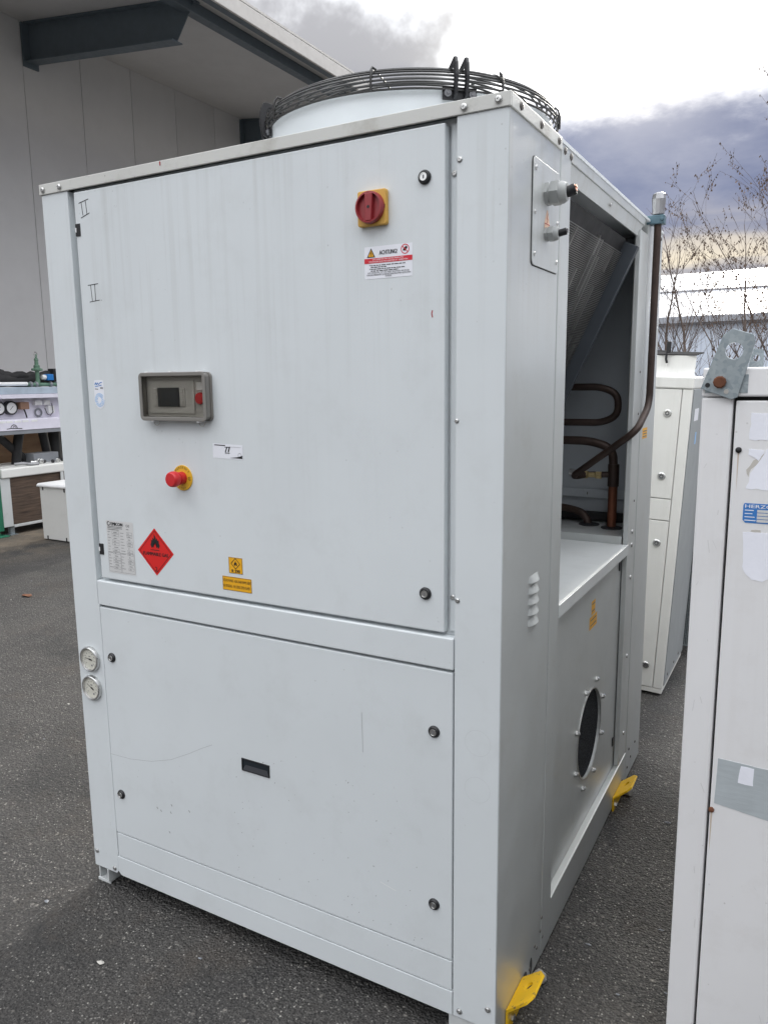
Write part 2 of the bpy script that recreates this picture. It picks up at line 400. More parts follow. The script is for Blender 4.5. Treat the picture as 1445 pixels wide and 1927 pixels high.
# ================================================================== the chiller
W, D, H = 1.388, 1.70, 2.15
ch = thing('chiller_unit', 'tall light grey industrial chiller cabinet with a round fan guard on its roof', 'chiller', (0, 0, .01))
P = lambda f, name, m, bev=.0025, **k: (lambda b: (f(b), b.build(name, ch, m, bev, **k))[1])(MB())
# rivet prototypes
def rivet_mesh(name, m, r, h):
    b = MB(); b.lathe([(r, 0), (r*.95, h*.5), (r*.6, h), (r*.28, h*1.02), (r*.25, h*.6)], (0, 0, 0), (0, -1, 0), 14)
    o = b.build(name, ch, m, smooth=True); return o
rv = rivet_mesh('rivet', 'rivet_steel', .0075, .004); first = [True]
def rivet(x, z, y=-.0045, proto=None, parent=None, s=1.0):
    p = proto or rv
    o = p if (first[0] and p is rv) else copy_at(p, parent or ch, (0, 0, 0))
    if p is rv: first[0] = False
    o.location = (x, y, z); o.scale = (s, s, s); return o
def srivet(y, z, X=W+.004, s=1.0, m=None):
    o = copy_at(m or rv, ch, (X, y, z), (0, 0, R(90))); o.scale = (s, s, s); return o
rivet(.014, 2.136, -.006)
for x, z in ((.083, 2.136), (1.294, 2.136), (1.367, 2.138)): rivet(x, z, -.006)
for x, z in ((.015, .101), (.092, .063), (1.294, .066), (1.368, .103)): rivet(x, z, -.0005)
# posts, rails
def f(b):
    b.prism([(0, .047), (.100, .047), (.108, .057), (.108, .112), (.1115, .112), (.1115, .944), (.107, .944), (.107, 2.124), (0, 2.124)], lambda u, v, t: (u, .05-t, v), .05); b.box(0, .012, .0505, .30, .047, 2.124)
P(f, 'corner_post', 'chiller_front', .003)
P(lambda b: b.box(1.276, W-.0015, 0, .02, .047, 2.124), 'corner_post', 'chiller_front', .002)
P(lambda b: b.box(W-.02, W, .0015, .345, .0, 2.126), 'side_column', 'chiller_side', .003)
P(lambda b: b.box(W-.02, W+.001, .348, .432, .0, 2.148), 'opening_frame', 'chiller_side', .003)
P(lambda b: b.box(.10, 1.28, .027, .034, .05, 2.13), 'door_frame', 'chiller_front', 0)
P(lambda b: b.box(1.2555, 1.2755, .020, .0265, 1.03, 2.118), 'edge_strip', 'chiller_front', .001)
def f(b):
    b.box(-.004, W+.004, -.004, .003, 2.124, 2.152); b.box(W-.003, W+.004, .0035, .346, 2.124, 2.152); b.box(-.004, .003, .0035, .346, 2.124, 2.152)
P(f, 'top_cap', 'chiller_cap', .0015)
P(lambda b: b.box(-.003, W+.003, .004, D, 2.143, 2.1515), 'roof_deck', 'shroud_paint', 0)
b = MB(); stroke(b, [(.462, 2.150), (.463, 2.140)], .004, FT(.0046)); b.build('pen_mark', ch, 'ink_red')
# side top rail and sloped lip
def f(b):
    b.box(W-.02, W+.001, .434, 1.35, 2.118, 2.148)
    b.box(W-.05, W-.02, .36, D, 2.13, 2.142)
P(f, 'top_rail', 'chiller_side', .002)
P(lambda b: b.add([(W-.003, .434, 2.1175), (W-.003, 1.335, 2.1175), (W-.013, 1.305, 2.080), (W-.013, .434, 2.080), (W-.008, .434, 2.1175), (W-.008, 1.335, 2.1175), (W-.018, 1.305, 2.080), (W-.018, .434, 2.080)],
    [(0,3,2,1),(4,5,6,7),(0,1,5,4),(1,2,6,5),(2,3,7,6),(3,0,4,7)]), 'rail_lip', 'chiller_side', 0)
srivet(.87, 2.10, W-.006, .9)
dr = rivet_mesh('dark_rivet', 'dark_rivet', .0085, .004); dr.location = (W+.0045, .055, 2.1385); dr.rotation_euler = (0, 0, R(90))
for y, z in ((.185, 2.1375), (.315, 2.137), (.375, 2.130), (.425, 2.128)): srivet(y, z, W+.0045 if y < .35 else W+.0012, 1, dr)
# rear posts
P(lambda b: b.box(W-.02, W-.002, 1.30, 1.428, .128, 2.10), 'opening_frame', 'chiller_side', .002)
P(lambda b: b.box(W-.05, W, 1.43, D, .0, 2.148), 'corner_post', 'chiller_side', .003)
for y, z in ((1.385, 1.62), (1.385, 1.47), (1.38, 1.15)): srivet(y, z, W-.0018, .55, dr)
for z in (1.035, .985, .86, .55, .235): srivet(1.37, z, W-.0015, 1.15)
for y, z in ((1.66, 2.12), (1.55, 2.135)): srivet(y, z, W+.0005, .8, dr)
for y, z in ((1.48, .12), (1.60, .10), (1.52, .07), (1.46, .05)): srivet(y, z, W+.0005, .7, dr)
# other sides
P(lambda b: b.box(0, .012, .302, D-.02, .05, 2.142), 'side_panel', 'chiller_side', 0)
P(lambda b: b.box(0, W-.052, D-.018, D-.002, .05, 2.142), 'rear_panel', 'chiller_side', 0)
P(lambda b: b.box(.02, W-.06, .04, D-.03, .055, .075), 'floor_plate', 'chiller_inner', 0)
# interior behind the opening
P(lambda b: (b.box(.55, W-.022, 1.600, 1.612, .9, 2.12), b.box(.55, .56, .45, 1.60, 1.0, 2.12), b.box(.55, W-.03, .40, .41, 1.0, 2.12)), 'inner_wall', 'chiller_inner', 0)
P(lambda b: b.box(.60, W-.03, 1.585, 1.599, 1.12, 1.155), 'wall_rail', 'chiller_inner', .002)
for x in (1.16, 1.25, 1.33): rivet(x, 1.1375, 1.5845, dr, ch, .7)
P(lambda b: (b.box(.56, W-.0045, .434, 1.298, .985, .998), b.box(W-.004, W+.002, .434, 1.298, .962, .9985)), 'drip_tray', 'tray_sheet', .0015)
P(lambda b: (b.box(.56, W-.024, 1.2985, 1.31, .998, 1.026), b.box(.56, W-.024, 1.3105, 1.598, 1.015, 1.026)), 'tray_step', 'chiller_side', 0)
# coil: slanting block, tubes seen as fine horizontal lines
ct, cb = Vector((1.358, 0, 2.058)), Vector((.885, 0, 1.028)); cd = (cb-ct); CLn = cd.length; cd.normalize(); cn = Vector((-cd.z, 0, cd.x)); cn = cn if cn.x > 0 else -cn
CP = lambda u, y, wd: tuple(ct+cd*u+cn*wd+Vector((0, y, 0)))
def slab(b, u0, u1, y0, y1, w0, w1):
    V = [CP(u, y, q) for q in (w0, w1) for u, y in ((u0, y0), (u1, y0), (u1, y1), (u0, y1))]
    b.add(V, [(0,1,2,3),(7,6,5,4),(0,4,5,1),(1,5,6,2),(2,6,7,3),(3,7,4,0)])
b = MB(); slab(b, 0, CLn, .42, 1.235, -.05, -.008); coil = b.build('condenser_coil', ch, 'coil_fin')
b = MB(); k = 0; u = .045
while u < CLn-.02: slab(b, u, u+.0024, .42, 1.235, -.0079, .0); u += .0056
tt = b.build('coil_tubes', coil, 'coil_tube'); tt['kind'] = 'stuff'
b = MB(); random.seed(3)
for i in range(22):
    y = random.uniform(.45, 1.22); u0 = random.uniform(.02, .35) if i % 2 else random.uniform(.05, .8); slab(b, u0, u0+random.uniform(.05, .22), y, y+random.uniform(.0015, .0045), -.0078, .0006)
tt = b.build('bent_fins', coil, 'rivet_steel'); tt['kind'] = 'stuff'
b = MB(); slab(b, .008, CLn, 1.236, 1.262, -.055, .040); b.build('coil_end_plate', ch, 'coil_plate', .001)
# copper pipes
def arc(pts, r=.05, n=7):
    P_ = [Vector(p) for p in pts]; out = [P_[0]]
    for a, p, c in zip(P_, P_[1:], P_[2:]):
        d1, d2 = (a-p), (c-p); rr = min(r, d1.length*.49, d2.length*.49); s0 = p+d1.normalized()*rr; s1 = p+d2.normalized()*rr
        for i in range(n+1):
            t = i/n; out.append(s0*(1-t)**2+p*2*t*(1-t)+s1*t*t)
    out.append(P_[-1]); return out
def pipe(pts, r, name, m, rb=.05, n=12): b = MB(); b.tube(arc(pts, rb), r, n); return b.build(name, ch, m, smooth=True)
pipe([(1.12, 1.45, 1.567), (1.235, 1.45, 1.567), (1.298, 1.45, 1.54), (1.30, 1.45, 1.46), (1.24, 1.45, 1.432), (.95, 1.45, 1.432)], .0135, 'copper_pipe', 'copper_dark', .045)
pipe([(.9, 1.45, 1.362), (1.20, 1.45, 1.362), (1.288, 1.45, 1.335), (1.292, 1.45, 1.20)], .0165, 'copper_pipe', 'copper_dark', .07)
pipe([(1.292, 1.45, 1.225), (1.292, 1.45, 1.015)], .0175, 'copper_pipe', 'copper', .01)
b = MB(); b.tube([(1.292, 1.45, 1.19), (1.292, 1.45, 1.275)], .021, 14); b.tube([(1.20, 1.44, 1.232), (1.292, 1.45, 1.235)], .012, 10); b.build('pipe_tee', ch, 'copper_dark', smooth=True)
b = MB(); b.lathe([(.008, 0), (.016, .004), (.016, .022), (.011, .026), (.011, .05), (.015, .054), (.015, .075)], (1.175, 1.436, 1.232), (1, .04, 0), 6); b.build('valve', ch, 'brass')
b = MB(); b.cyl((1.128, 1.432, 1.24), (1, 0, -.1), .014, .03, 12); b.build('valve_cap', ch, 'steel', smooth=True)
pipe([(1.414, 1.445, 2.165), (1.412, 1.447, 1.50), (1.405, 1.276, 1.415), (1.146, 1.390, 1.225), (1.192, 1.437, 1.232)], .0128, 'gas_pipe', 'copper_dark', .05)
b = MB(); b.lathe([(.0145, 0), (.021, .004), (.022, .03), (.024, .055), (.022, .072), (.012, .078)], (1.414, 1.445, 2.165), (0, 0, 1), 11); b.build('foil_wrap', ch, 'clear_foil')
b = MB(); b.box(W-.01, 1.438, 1.426, 1.466, 2.135, 2.165); b.cyl((1.43, 1.425, 2.150), (0, -1, 0), .006, .006, 10); b.build('pipe_clamp', ch, 'clamp_steel', .002)
pipe([(.95, 1.52, 1.085), (1.09, 1.52, 1.085), (1.175, 1.50, 1.07), (1.20, 1.49, 1.005)], .015, 'copper_pipe', 'copper_dark', .06)
b = MB(); b.box(.7, 1.34, 1.565, 1.595, 1.03, 1.065); b.build('cable_duct', ch, 'insulation', .008)
for x, y in ((1.195, 1.49), (1.292, 1.45)):
    b = MB(); b.lathe([(.040, 0), (.040, .004), (.022, .008)], (x, y, 1.026), (0, 0, 1), 20); b.build('rubber_grommet', ch, 'rubber', smooth=True)
# lower side panel with round vent, ledge
TP = lambda u, v, t: (W-.030+t, u, v)
vc, vr = (.906, .428), .150
b = MB(); b.holed([(.434, .127), (1.2995, .127), (1.2995, .961), (.434, .961)], vc, vr, TP, .008, 40); lp = sub(b.build('side_panel', ch, 'chiller_side'), ch)
b = MB(); b.lathe([(vr+.006, 0), (vr+.006, .006)], (W-.0368, *vc), (1, 0, 0), 40); b.build('vent_filter', lp, 'vent_foam')
b = MB(); b.lathe([(vr-.001, 0), (vr-.001, .003), (vr+.004, .003), (vr+.004, .0)], (W-.0218, *vc), (1, 0, 0), 40, caps=False); b.build('vent_rim', lp, 'rivet_steel')
bp = None
for i in range(8):
    a = R(67.5-45*i); y, z = vc[0]+.180*math.cos(a), vc[1]+.180*math.sin(a)
    if bp is None:
        b = MB(); b.lathe([(.011, 0), (.011, .002), (.0065, .002), (.0065, .008)], (0, 0, 0), (1, 0, 0), 12); b.lathe([(.0085, .002), (.0085, .007), (.004, .012)], (0, 0, 0), (1, 0, 0), 6)
        bp = b.build('vent_bolt', lp, 'steel'); o = bp
    else: o = copy_at(bp, lp, (0, 0, 0))
    o.location = (W-.0215, y, z)
P(lambda b: (b.box(W-.022, W+.0005, .434, 1.428, .0, .1265)), 'base_rail', 'chiller_side', .0025)
P(lambda b: b.box(W-.0216, W-.0206, .436, 1.2985, .1269, .1279), 'rail_edge', 'rivet_steel', 0)
for y, z in ((1.262, .22), (1.262, .905)):
    b = MB(); b.box(W-.022, W-.018, y, y+.014, z, z+.035); b.build('rubber_stop', ch, 'rubber', .003)
# louvres
louv = []
for i in range(5):
    z = 1.125-.0265*i
    b = MB(); V = []; nS = 8
    for k in range(nS+1):
        t = k/nS; y = .176+.072*t+.002*i*0; bul = .011*math.sin(math.pi*t)**.5 if 0 < t < 1 else 0
        V += [(W+.0003, y, z+.010), (W+bul, y, z-.006), (W+.0003, y, z-.008)]
    F = []
    for k in range(nS):
        for j in range(2): a = k*3+j; F.append((a, a+1, a+4, a+3))
    b.add(V, F); b.build('vent_louvre', ch, 'chiller_side', smooth=True)
for i in (.13, .19, .25, .30): srivet(.06+i, .035+.02*(i > .2), W+.0002, .6, dr)
for y, z in ((.345, .125), (.335, .09), (.29, .075)): srivet(y, z, W+.0012, .6, dr)
b = MB(); b.lathe([(.022, 0), (.022, .0006)], (0, 0, 0), (1, 0, 0), 20); o = b.build('slot_hole', ch, 'joint_dark'); o.location = (W+.0003, .262, .035); o.scale = (1, .45, 1.1)
# gland plate + glands
b = MB(); T_ = lambda u, v, t: (W+.0002+t, u, v)
def rr(y0, y1, z0, z1, r, n=4):
    out = []
    for cx, cz, a0 in ((y1-r, z0+r, -90), (y1-r, z1-r, 0), (y0+r, z1-r, 90), (y0+r, z0+r, 180)):
        out += [(cx+r*math.cos(R(a0+90*i/n)), cz+r*math.sin(R(a0+90*i/n))) for i in range(n+1)]
    return out
b.prism(rr(.143, .334, 1.844, 2.067, .012), T_, .0035); gp = sub(b.build('gland_plate', ch, 'chiller_side', .0008), ch)
b = MB(); b.tube([(W+.0005, y, z) for y, z in rr(.1425, .3345, 1.8435, 2.0675, .0125)], .0016, 6, True); b.build('plate_gasket', gp, 'joint_dark')
for y, z in ((.157, 2.045), (.157, 1.955), (.157, 1.868), (.318, 1.868), (.318, 1.955)):
    o = copy_at(rv, gp, (W+.0037, y, z), (0, 0, R(90))); o.scale = (.7, .7, .7)
def gland(y, z, s, L1, cable_m, tip_m):
    b = MB(); x = W+.0038
    b.use('pvc_grey'); b.lathe([(.033*s, 0), (.033*s, .009*s), (.031*s, .010*s)], (x, y, z), (1, 0, 0), 6); b.lathe([(.029*s, .010*s), (.029*s, .014*s)], (x, y, z), (1, 0, 0), 24)
    b.lathe([(.033*s, .0145*s), (.035*s, .017*s), (.035*s, .038*s), (.033*s, .040*s)], (x, y, z), (1, 0, 0), 6); b.lathe([(.031*s, .040*s), (.030*s, .050*s), (.024*s, .060*s), (.018*s, .061*s)], (x, y, z), (1, 0, 0), 24)
    b.use(cable_m); b.tube([(x+.050*s, y, z), (x+.066*s, y, z+.001*s), (x+L1, y+.002, z+.007*s)], .0155*s, 14)
    b.use(tip_m)
    for i in range(4): a = R(45+90*i); b.cyl((x+L1-.004, y+.002+.006*s*math.cos(a), z+.007*s+.006*s*math.sin(a)), (1, .02, .2), .0048*s, .007, 8)
    return b.build('cable_gland', ch, None, smooth=True)
gland(.235, 2.005, .78, .064, 'rubber', 'copper_bare'); gland(.235, 1.919, .50, .047, 'rubber', 'ink_grey')
b = MB(); flat(b, [(.222, 1.930), (.262, 1.930), (.262, 1.942), (.246, 1.972), (.238, 1.972), (.222, 1.942)], ST(.0040)); st = sub(b.build('voltage_sticker', ch, 'sticker_peach'), ch)
b = MB(); stroke(b, [(.246, 1.966), (.239, 1.954), (.246, 1.953), (.240, 1.944)], .0022, ST(.0045)); stroke(b, [(.224, 1.942), (.260, 1.942)], .0018, ST(.0045)); b.build('bolt_symbol', st, 'ink_red')
# ---- doors on the front
b = MB(); b.box(.131, 1.250, 0, .0255, 1.029, 2.1165); ud = sub(b.build('upper_door', ch, 'chiller_front', .003), ch)
b = MB(); b.box(.1125, 1.2745, -.004, .026, .944, 1.0195); b.build('middle_rail', ch, 'chiller_front', .003)
b = MB(); b.box(.1135, 1.2725, -.001, .026, .1975, .9365); ld = sub(b.build('lower_door', ch, 'chiller_front', .003), ch)
b = MB(); b.box(.1155, 1.2725, -.0005, .024, .1150, .1945); b.build('kick_plate', ch, 'chiller_front', .0012)
b = MB(); b.prism([(.1095, .058), (.122, .047), (1.2745, .047), (1.2745, .1115), (.1095, .1115)], lambda u, v, t: (u, -.001+.025-t, v), .025); b.build('base_rail', ch, 'chiller_front', .0012)
def lock(parent, x, z, proto=[None]):
    if proto[0] is None:
        b = MB(); b.use('rubber'); b.lathe([(.0145, 0), (.0145, .003), (.0115, .007), (.0085, .0075)], (0, 0, 0), (0, -1, 0), 24)
        b.use('steel'); b.lathe([(.0085, .0076), (.0082, .0088), (.0072, .0088), (.0066, .0062)], (0, 0, 0), (0, -1, 0), 20)
        b.use('ink'); b.lathe([(.0067, .0063), (.0001, .0064)], (0, 0, 0), (0, -1, 0), 20)
        b.use('ink_grey'); b.box(-.0015, .0015, -.0085, -.006, -.0035, .0035)
        o = b.build('door_lock', parent, None, smooth=True); proto[0] = o
    else: o = copy_at(proto[0], parent, (0, 0, 0))
    o.location = (x, -.0008, z); return o
for z in (2.016, 1.117): lock(ud, 1.204, z)
for x, z in ((1.226, .785), (1.226, .336), (.152, .783), (.150, .336)): lock(ld, x, z)
for z in (2.017, 1.117):
    b = MB(); b.box(.1315, .1495, -.0022, .004, z-.0165, z+.0165); o = sub(b.build('hinge', ud, 'rubber', .001), ch)
    b = MB(); b.use('white_plastic'); b.box(.1318, .136, -.0034, -.0022, z-.006, z+.006); b.build('hinge_pin', ud, None)
for z in (2.02, 1.11):
    rivet(1.263, z, .0195, rv, ch, .9); rivet(1.283, z+.02*(z > 2), -.0003, rv, ch, .8)
rivet(1.279, 1.51, -.0003, rv, ch, .7)
# recessed pull on the lower door: dark dished frame
b = MB(); x0, x1, z0, z1 = .640, .735, .541, .577
b.use('rubber'); 
for q in ((x0, x1, z1-.0025, z1), (x0, x1, z0, z0+.0025)): b.box(q[0], q[1], -.0035, 0, q[2], q[3])
b.box(x0, x0+.0025, -.0035, 0, z0+.0025, z1-.0025); b.box(x1-.0025, x1, -.0035, 0, z0+.0025, z1-.0025)
b.use('screen'); b.add([(x0+.002, -.0012, z0+.002), (x1-.002, -.0012, z0+.002), (x1-.002, -.0012, z1-.002), (x0+.002, -.0012, z1-.002)], [(0, 1, 2, 3)])
b.use('pull_dark'); b.add([(x0+.0026, -.0030, z0+.0026), (x1-.0026, -.0030, z0+.0026), (x1-.0086, -.0014, z0+.018), (x0+.0126, -.0014, z0+.018)], [(0, 1, 2, 3)])
b.build('recessed_handle', ld, None)
# marks on the doors
T = FT(.0004)
b = MB()
for pts in ([(.150, 2.086), (.189, 2.093)], [(.160, 2.086), (.164, 2.053)], [(.177, 2.089), (.180, 2.054)], [(.155, 2.047), (.190, 2.057)]): stroke(b, pts, .0022, T)
for pts in ([(.163, 1.868), (.204, 1.870)], [(.174, 1.869), (.177, 1.825)], [(.190, 1.869), (.190, 1.825)], [(.166, 1.823), (.206, 1.826)], [(.2115, 1.8255), (.2135, 1.8255)]): stroke(b, pts, .0020, T)
b.build('marker_writing', ud, 'ink')
b = MB(); stroke(b, [(1.2215, 1.745), (1.2195, 1.738), (1.2215, 1.730)], .0025, T); b.build('pen_mark', ud, 'ink_red')
b = MB(); T2 = FT(.0014)
stroke(b, [(.115, .463), (.20, .466), (.29, .480), (.37, .505), (.44, .540), (.50, .573), (.534, .590)], .0007, T2); stroke(b, [(1.028, .791), (1.0295, .73), (1.030, .686)], .0009, T2)
for x, z in ((.30, .335), (.315, .33), (.355, .335), (.36, .36), (.345, .268), (.43, .36)): stroke(b, [(x, z), (x+.004, z-.006)], .003, T2)
random.seed(9)
for i in range(55): x, z = random.uniform(.6, 1.25), random.uniform(.2, .6); l = random.uniform(.001, .004); stroke(b, [(x, z), (x+l*.6, z+l)], random.uniform(.001, .0022), T2)
b.build('scratch_mark', ld, 'scratch_dark')
b = MB(); stroke(b, [(1.075, .345), (1.12, .335)], .0016, T2); b.build('scratch_mark', ld, 'scratch_light')
b = MB()
for z in (.78, .665): ringpoly(b, 1.335, z, .031, .0314, FT(.0003), 32)
b.build('ring_imprint', ch, 'ring_faint')
# ---- rotary main switch
sx, sz = 1.0815, 1.967
b = MB(); b.prism(rr(sx-.0355, sx+.0355, sz-.037, sz+.037, .005), lambda u, v, t: (u, -t, v), .013); ms = sub(b.build('main_switch', ch, 'switch_yellow', .002), ch)
b = MB(); b.lathe([(.0335, 0), (.0335, .006), (.0325, .013), (.0290, .0135), (.0285, .005), (.0, .0048)], (sx-.001, -.0131, sz), (0, -1, 0), 32, caps=False); b.build('switch_dial', ms, 'switch_red', smooth=True)
b = MB(); b.add([(sx-.008, -.0275, sz-.0285), (sx+.006, -.0275, sz-.0285), (sx+.010, -.0275, sz+.0285), (sx-.0095, -.0275, sz+.0285), (sx-.009, -.0178, sz-.029), (sx+.007, -.0178, sz-.029), (sx+.011, -.0178, sz+.029), (sx-.0105, -.0178, sz+.029)],
    [(0,1,2,3),(7,6,5,4),(0,4,5,1),(1,5,6,2),(2,6,7,3),(3,7,4,0)]); b.build('switch_handle', ms, 'switch_red', .0015)
b = MB(); b.cyl((sx, -.0276, sz), (0, -1, 0), .0032, .0006, 12); b.build('screw', ms, 'rubber')
b = MB(); b.box(sx+.0305, sx+.0335, -.0136, -.013, sz-.003, sz+.004); b.build('padlock_slot', ms, 'ink')
# ---- emergency stop
ex, ez = .4785, 1.346
b = MB(); b.cyl((ex, 0, ez), (0, -1, 0), .0345, .003, 36); es = sub(b.build('emergency_stop', ch, 'stop_yellow', .0006), ch)
b = MB(); b.lathe([(.017, 0), (.017, .016), (.0145, .017), (.0145, .023), (.0205, .026), (.0215, .034), (.0200, .042), (.017, .0455), (.0, .0462)], (ex, -.003, ez), (0, -1, 0), 30); b.build('mushroom_button', es, 'stop_red', smooth=True)
b = MB()
def arctext(b, t, cx, cz, r, a0, a1, hgt, T, flip=False):
    for i, c in enumerate(t):
        a = R(a0+(a1-a0)*i/(len(t)-1)); V, F = glyphs(c); mw = max(v[0] for v in V); mn = min(v[0] for v in V); k = hgt/.72
        ca, sa = (math.cos(a), math.sin(a)); out = (ca, sa); tan = (sa, -ca)
        if flip: out = (-ca, -sa); tan = (-sa, ca)
        b.add([T(cx+ca*r+tan[0]*(v[0]-(mw+mn)/2)*k*.8+out[0]*v[1]*k, cz+sa*r+tan[1]*(v[0]-(mw+mn)/2)*k*.8+out[1]*v[1]*k) for v in V], F)
arctext(b, 'EMERGENCY', ex, ez, .0255, 152, 38, .0065, FT(.0036)); arctext(b, 'STOP', ex, ez, .032, 245, 290, .0065, FT(.0036), True)
ringpoly(b, ex+.0265, ez-.001, .0042, .0052, FT(.0036), 16, R(40), R(330)); ringpoly(b, ex+.0265, ez-.001, .0015, .0023, FT(.0036), 12)
b.build('lettering', es, 'ink')
# ---- control display box
x0, x1, z0, z1 = .365, .597, 1.500, 1.625
def rring(b, x0, x1, z0, z1, y0, y1, t, r):
    O = rr(x0, x1, z0, z1, r, 5); I = rr(x0+t, x1-t, z0+t, z1-t, max(.001, r-t), 5); n_ = len(O)
    V = [(u, y0, v) for u, v in O]+[(u, y0, v) for u, v in I]+[(u, y1, v) for u, v in O]+[(u, y1, v) for u, v in I]; F = []
    for i in range(n_):
        j = (i+1) % n_; F += [(i, j, n_+j, n_+i), (2*n_+i, 3*n_+i, 3*n_+j, 2*n_+j), (i, 2*n_+i, 2*n_+j, j), (n_+i, n_+j, 3*n_+j, 3*n_+i)]
    b.add(V, F)
b = MB(); b.prism(rr(x0-.004, x1, z0, z1, .012, 5), lambda u, v, t: (u, -t, v), .006); rring(b, x0, x1-.004, z0+.003, z1-.003, -.020, -.0062, .006, .011); cbx = sub(b.build('control_display', ch, 'bezel_dark', .0012), ch)
b = MB(); b.prism(rr(x0+.007, x1-.011, z0+.010, z1-.010, .006, 5), lambda u, v, t: (u, -.0061-t, v), .0006); b.build('back_panel', cbx, 'bezel')
b = MB(); b.box(x0+.02, x0+.178, -.0105, -.0062, z0+.018, z1-.02); b.box(x0+.036, x0+.148, -.013, -.0105, z0+.037, z0+.085); b.build('keypad_panel', cbx, 'bezel', .003)
b = MB(); b.box(x0+.052, x0+.130, -.0140, -.0131, z0+.036, z0+.086); b.build('screen', cbx, 'screen', .0005)
for k in range(6):
    xx = x0+.0395+(k % 2)*.0935; zz = z0+.0405+(k//2)*.0158; b = MB(); b.box(xx, xx+.0095, -.0148, -.0131, zz, zz+.0115); b.build('key', cbx, 'bezel', .001)
b = MB(); b.box(x0+.186, x0+.212, -.0095, -.0062, z0+.078, z0+.099); b.build('key_label', cbx, 'sticker_silver', .001)
b = MB(); b.lathe([(.0155, 0), (.0155, .004), (.0145, .009), (.0, .0095)], (x0+.199, -.0062, z0+.058), (0, -1, 0), 24); b.build('red_button', cbx, 'stop_red', smooth=True)
b = MB(); b.prism(rr(x0+.001, x1-.005, z0+.004, z1-.004, .010, 5), lambda u, v, t: (u, -.0202-t, v), .0033); b.build('cover', cbx, 'smoked_cover', .0015)
b = MB()
rring(b, x0-.003, x1-.001, z0-.001, z1+.001, -.0275, -.0238, .0105, .013)
b.build('cover_rim', cbx, 'bezel_dark', .002)
for xx, zz in ((x0+.02, z1), (x0+.105, z1), (x0+.20, z1), (x0+.035, z0-.003), (x0+.195, z0-.003)):
    b = MB(); b.box(xx, xx+.009, -.0262, -.004, zz-.0005, zz+.0035); b.build('clip', cbx, 'white_plastic', .0008)
for xx in (x0+.04, x0+.20):
    b = MB(); b.tube([(xx+.011*math.cos(R(a)), -.010, z0-.003+.011*math.sin(R(a))) for a in range(180, 361, 20)], .0010, 6); b.build('wire_tab', cbx, 'bezel')
# ---- stickers
T0 = FT(.0005); T1 = FT(.0010); T3 = FT(.0014)
def sticker(name, poly, m, parent=ch): b = MB(); flat(b, poly, T0); return sub(b.build(name, parent, m), ch)
# ACHTUNG
s = sticker('warning_sticker', rect(1.055, 1.174, 1.820, 1.8885), 'sticker_white')
b = MB(); flat(b, rect(1.055, 1.174, 1.853, 1.8635), T1); b.build('red_band', s, 'band_red')
b = MB(); [put_text(b, 'ACHTUNG!', 1.0925+q, 1.1365+q, 1.8700, 1.8790, FT(.001+q*.05)) for q in (0, .0004, .0008)]
for x1_, z in ((1.157, 1.8482), (1.110, 1.8444), (1.157, 1.8404), (1.140, 1.8366)):      # two bullet points, too fine to read
    xx = 1.071
    while xx < x1_: wl_ = random.uniform(.004, .011); stroke(b, [(xx, z), (min(xx+wl_, x1_), z)], .0017, T1); xx += wl_+.0016
for t, a, c, z, hh in (
    ('AUF KEINEN FALL MIT DER ARBEIT BEGINNEN, BEVOR DIE', 1.063, 1.166, 1.8318, .0032), ('VORGESCHRIEBENEN SICHERHEITSMASSNAHMEN GETROFFEN', 1.060, 1.170, 1.8276, .0032), ('WURDEN', 1.107, 1.123, 1.8236, .0032)):
    put_text(b, t, a, c, z-hh*.3, z+hh*.8, T1)
for z in (1.849, 1.841): flat(b, rect(1.0675, 1.0695, z-.001, z+.001), T1)
flat(b, [(1.0615, 1.8655), (1.0825, 1.8655), (1.072, 1.8855)], T1)
b.build('lettering', s, 'ink')
b = MB(); put_text(b, 'DAS ARBEITEN AN UNTER SPANNUNG', 1.076, 1.153, 1.8592, 1.8622, T3); put_text(b, 'STEHENDEN ELEKTROGER\u00c4TEN IST VERBOTEN', 1.066, 1.163, 1.8545, 1.8582, T3); b.build('lettering', s, 'ink_white')
b = MB(); flat(b, [(1.0648, 1.8673), (1.0792, 1.8673), (1.072, 1.8812)], T3); b.build('warning_symbol', s, 'sticker_orange')
b = MB(); stroke(b, [(1.0728, 1.8782), (1.0708, 1.8738), (1.0733, 1.8735), (1.0716, 1.8688)], .0012, FT(.0018)); flat(b, [(1.151, 1.874), (1.157, 1.873), (1.1625, 1.880), (1.159, 1.8835), (1.152, 1.8775)], T1); b.build('bolt_symbol', s, 'ink')
b = MB(); ringpoly(b, 1.1565, 1.877, .0085, .0103, T1, 28); stroke(b, [(1.1500, 1.8835), (1.1630, 1.8705)], .0017, FT(.0013)); b.build('prohibition_symbol', s, 'band_red')
# 77
s = sticker('lot_sticker', [(.588, 1.4050), (.687, 1.4020), (.688, 1.4400), (.589, 1.4425)], 'sticker_white')
b = MB(); [put_text(b, '77', .6285+q, .6455+q, 1.4205, 1.4345, FT(.001+q*.02)) for q in (0, .0006, .0012, .0018)]; flat(b, [(.644, 1.4060), (.686, 1.4050), (.686, 1.4130), (.679, 1.4110), (.670, 1.4090)], T1); stroke(b, [(.594, 1.4385), (.631, 1.4375)], .0022, T1); stroke(b, [(.645, 1.4345), (.683, 1.4335)], .0005, T1); stroke(b, [(.629, 1.4185), (.645, 1.4180)], .0018, T1)
ringpoly(b, .6775, 1.4135, .0050, .0056, T1, 18); b.build('lettering', s, 'ink')
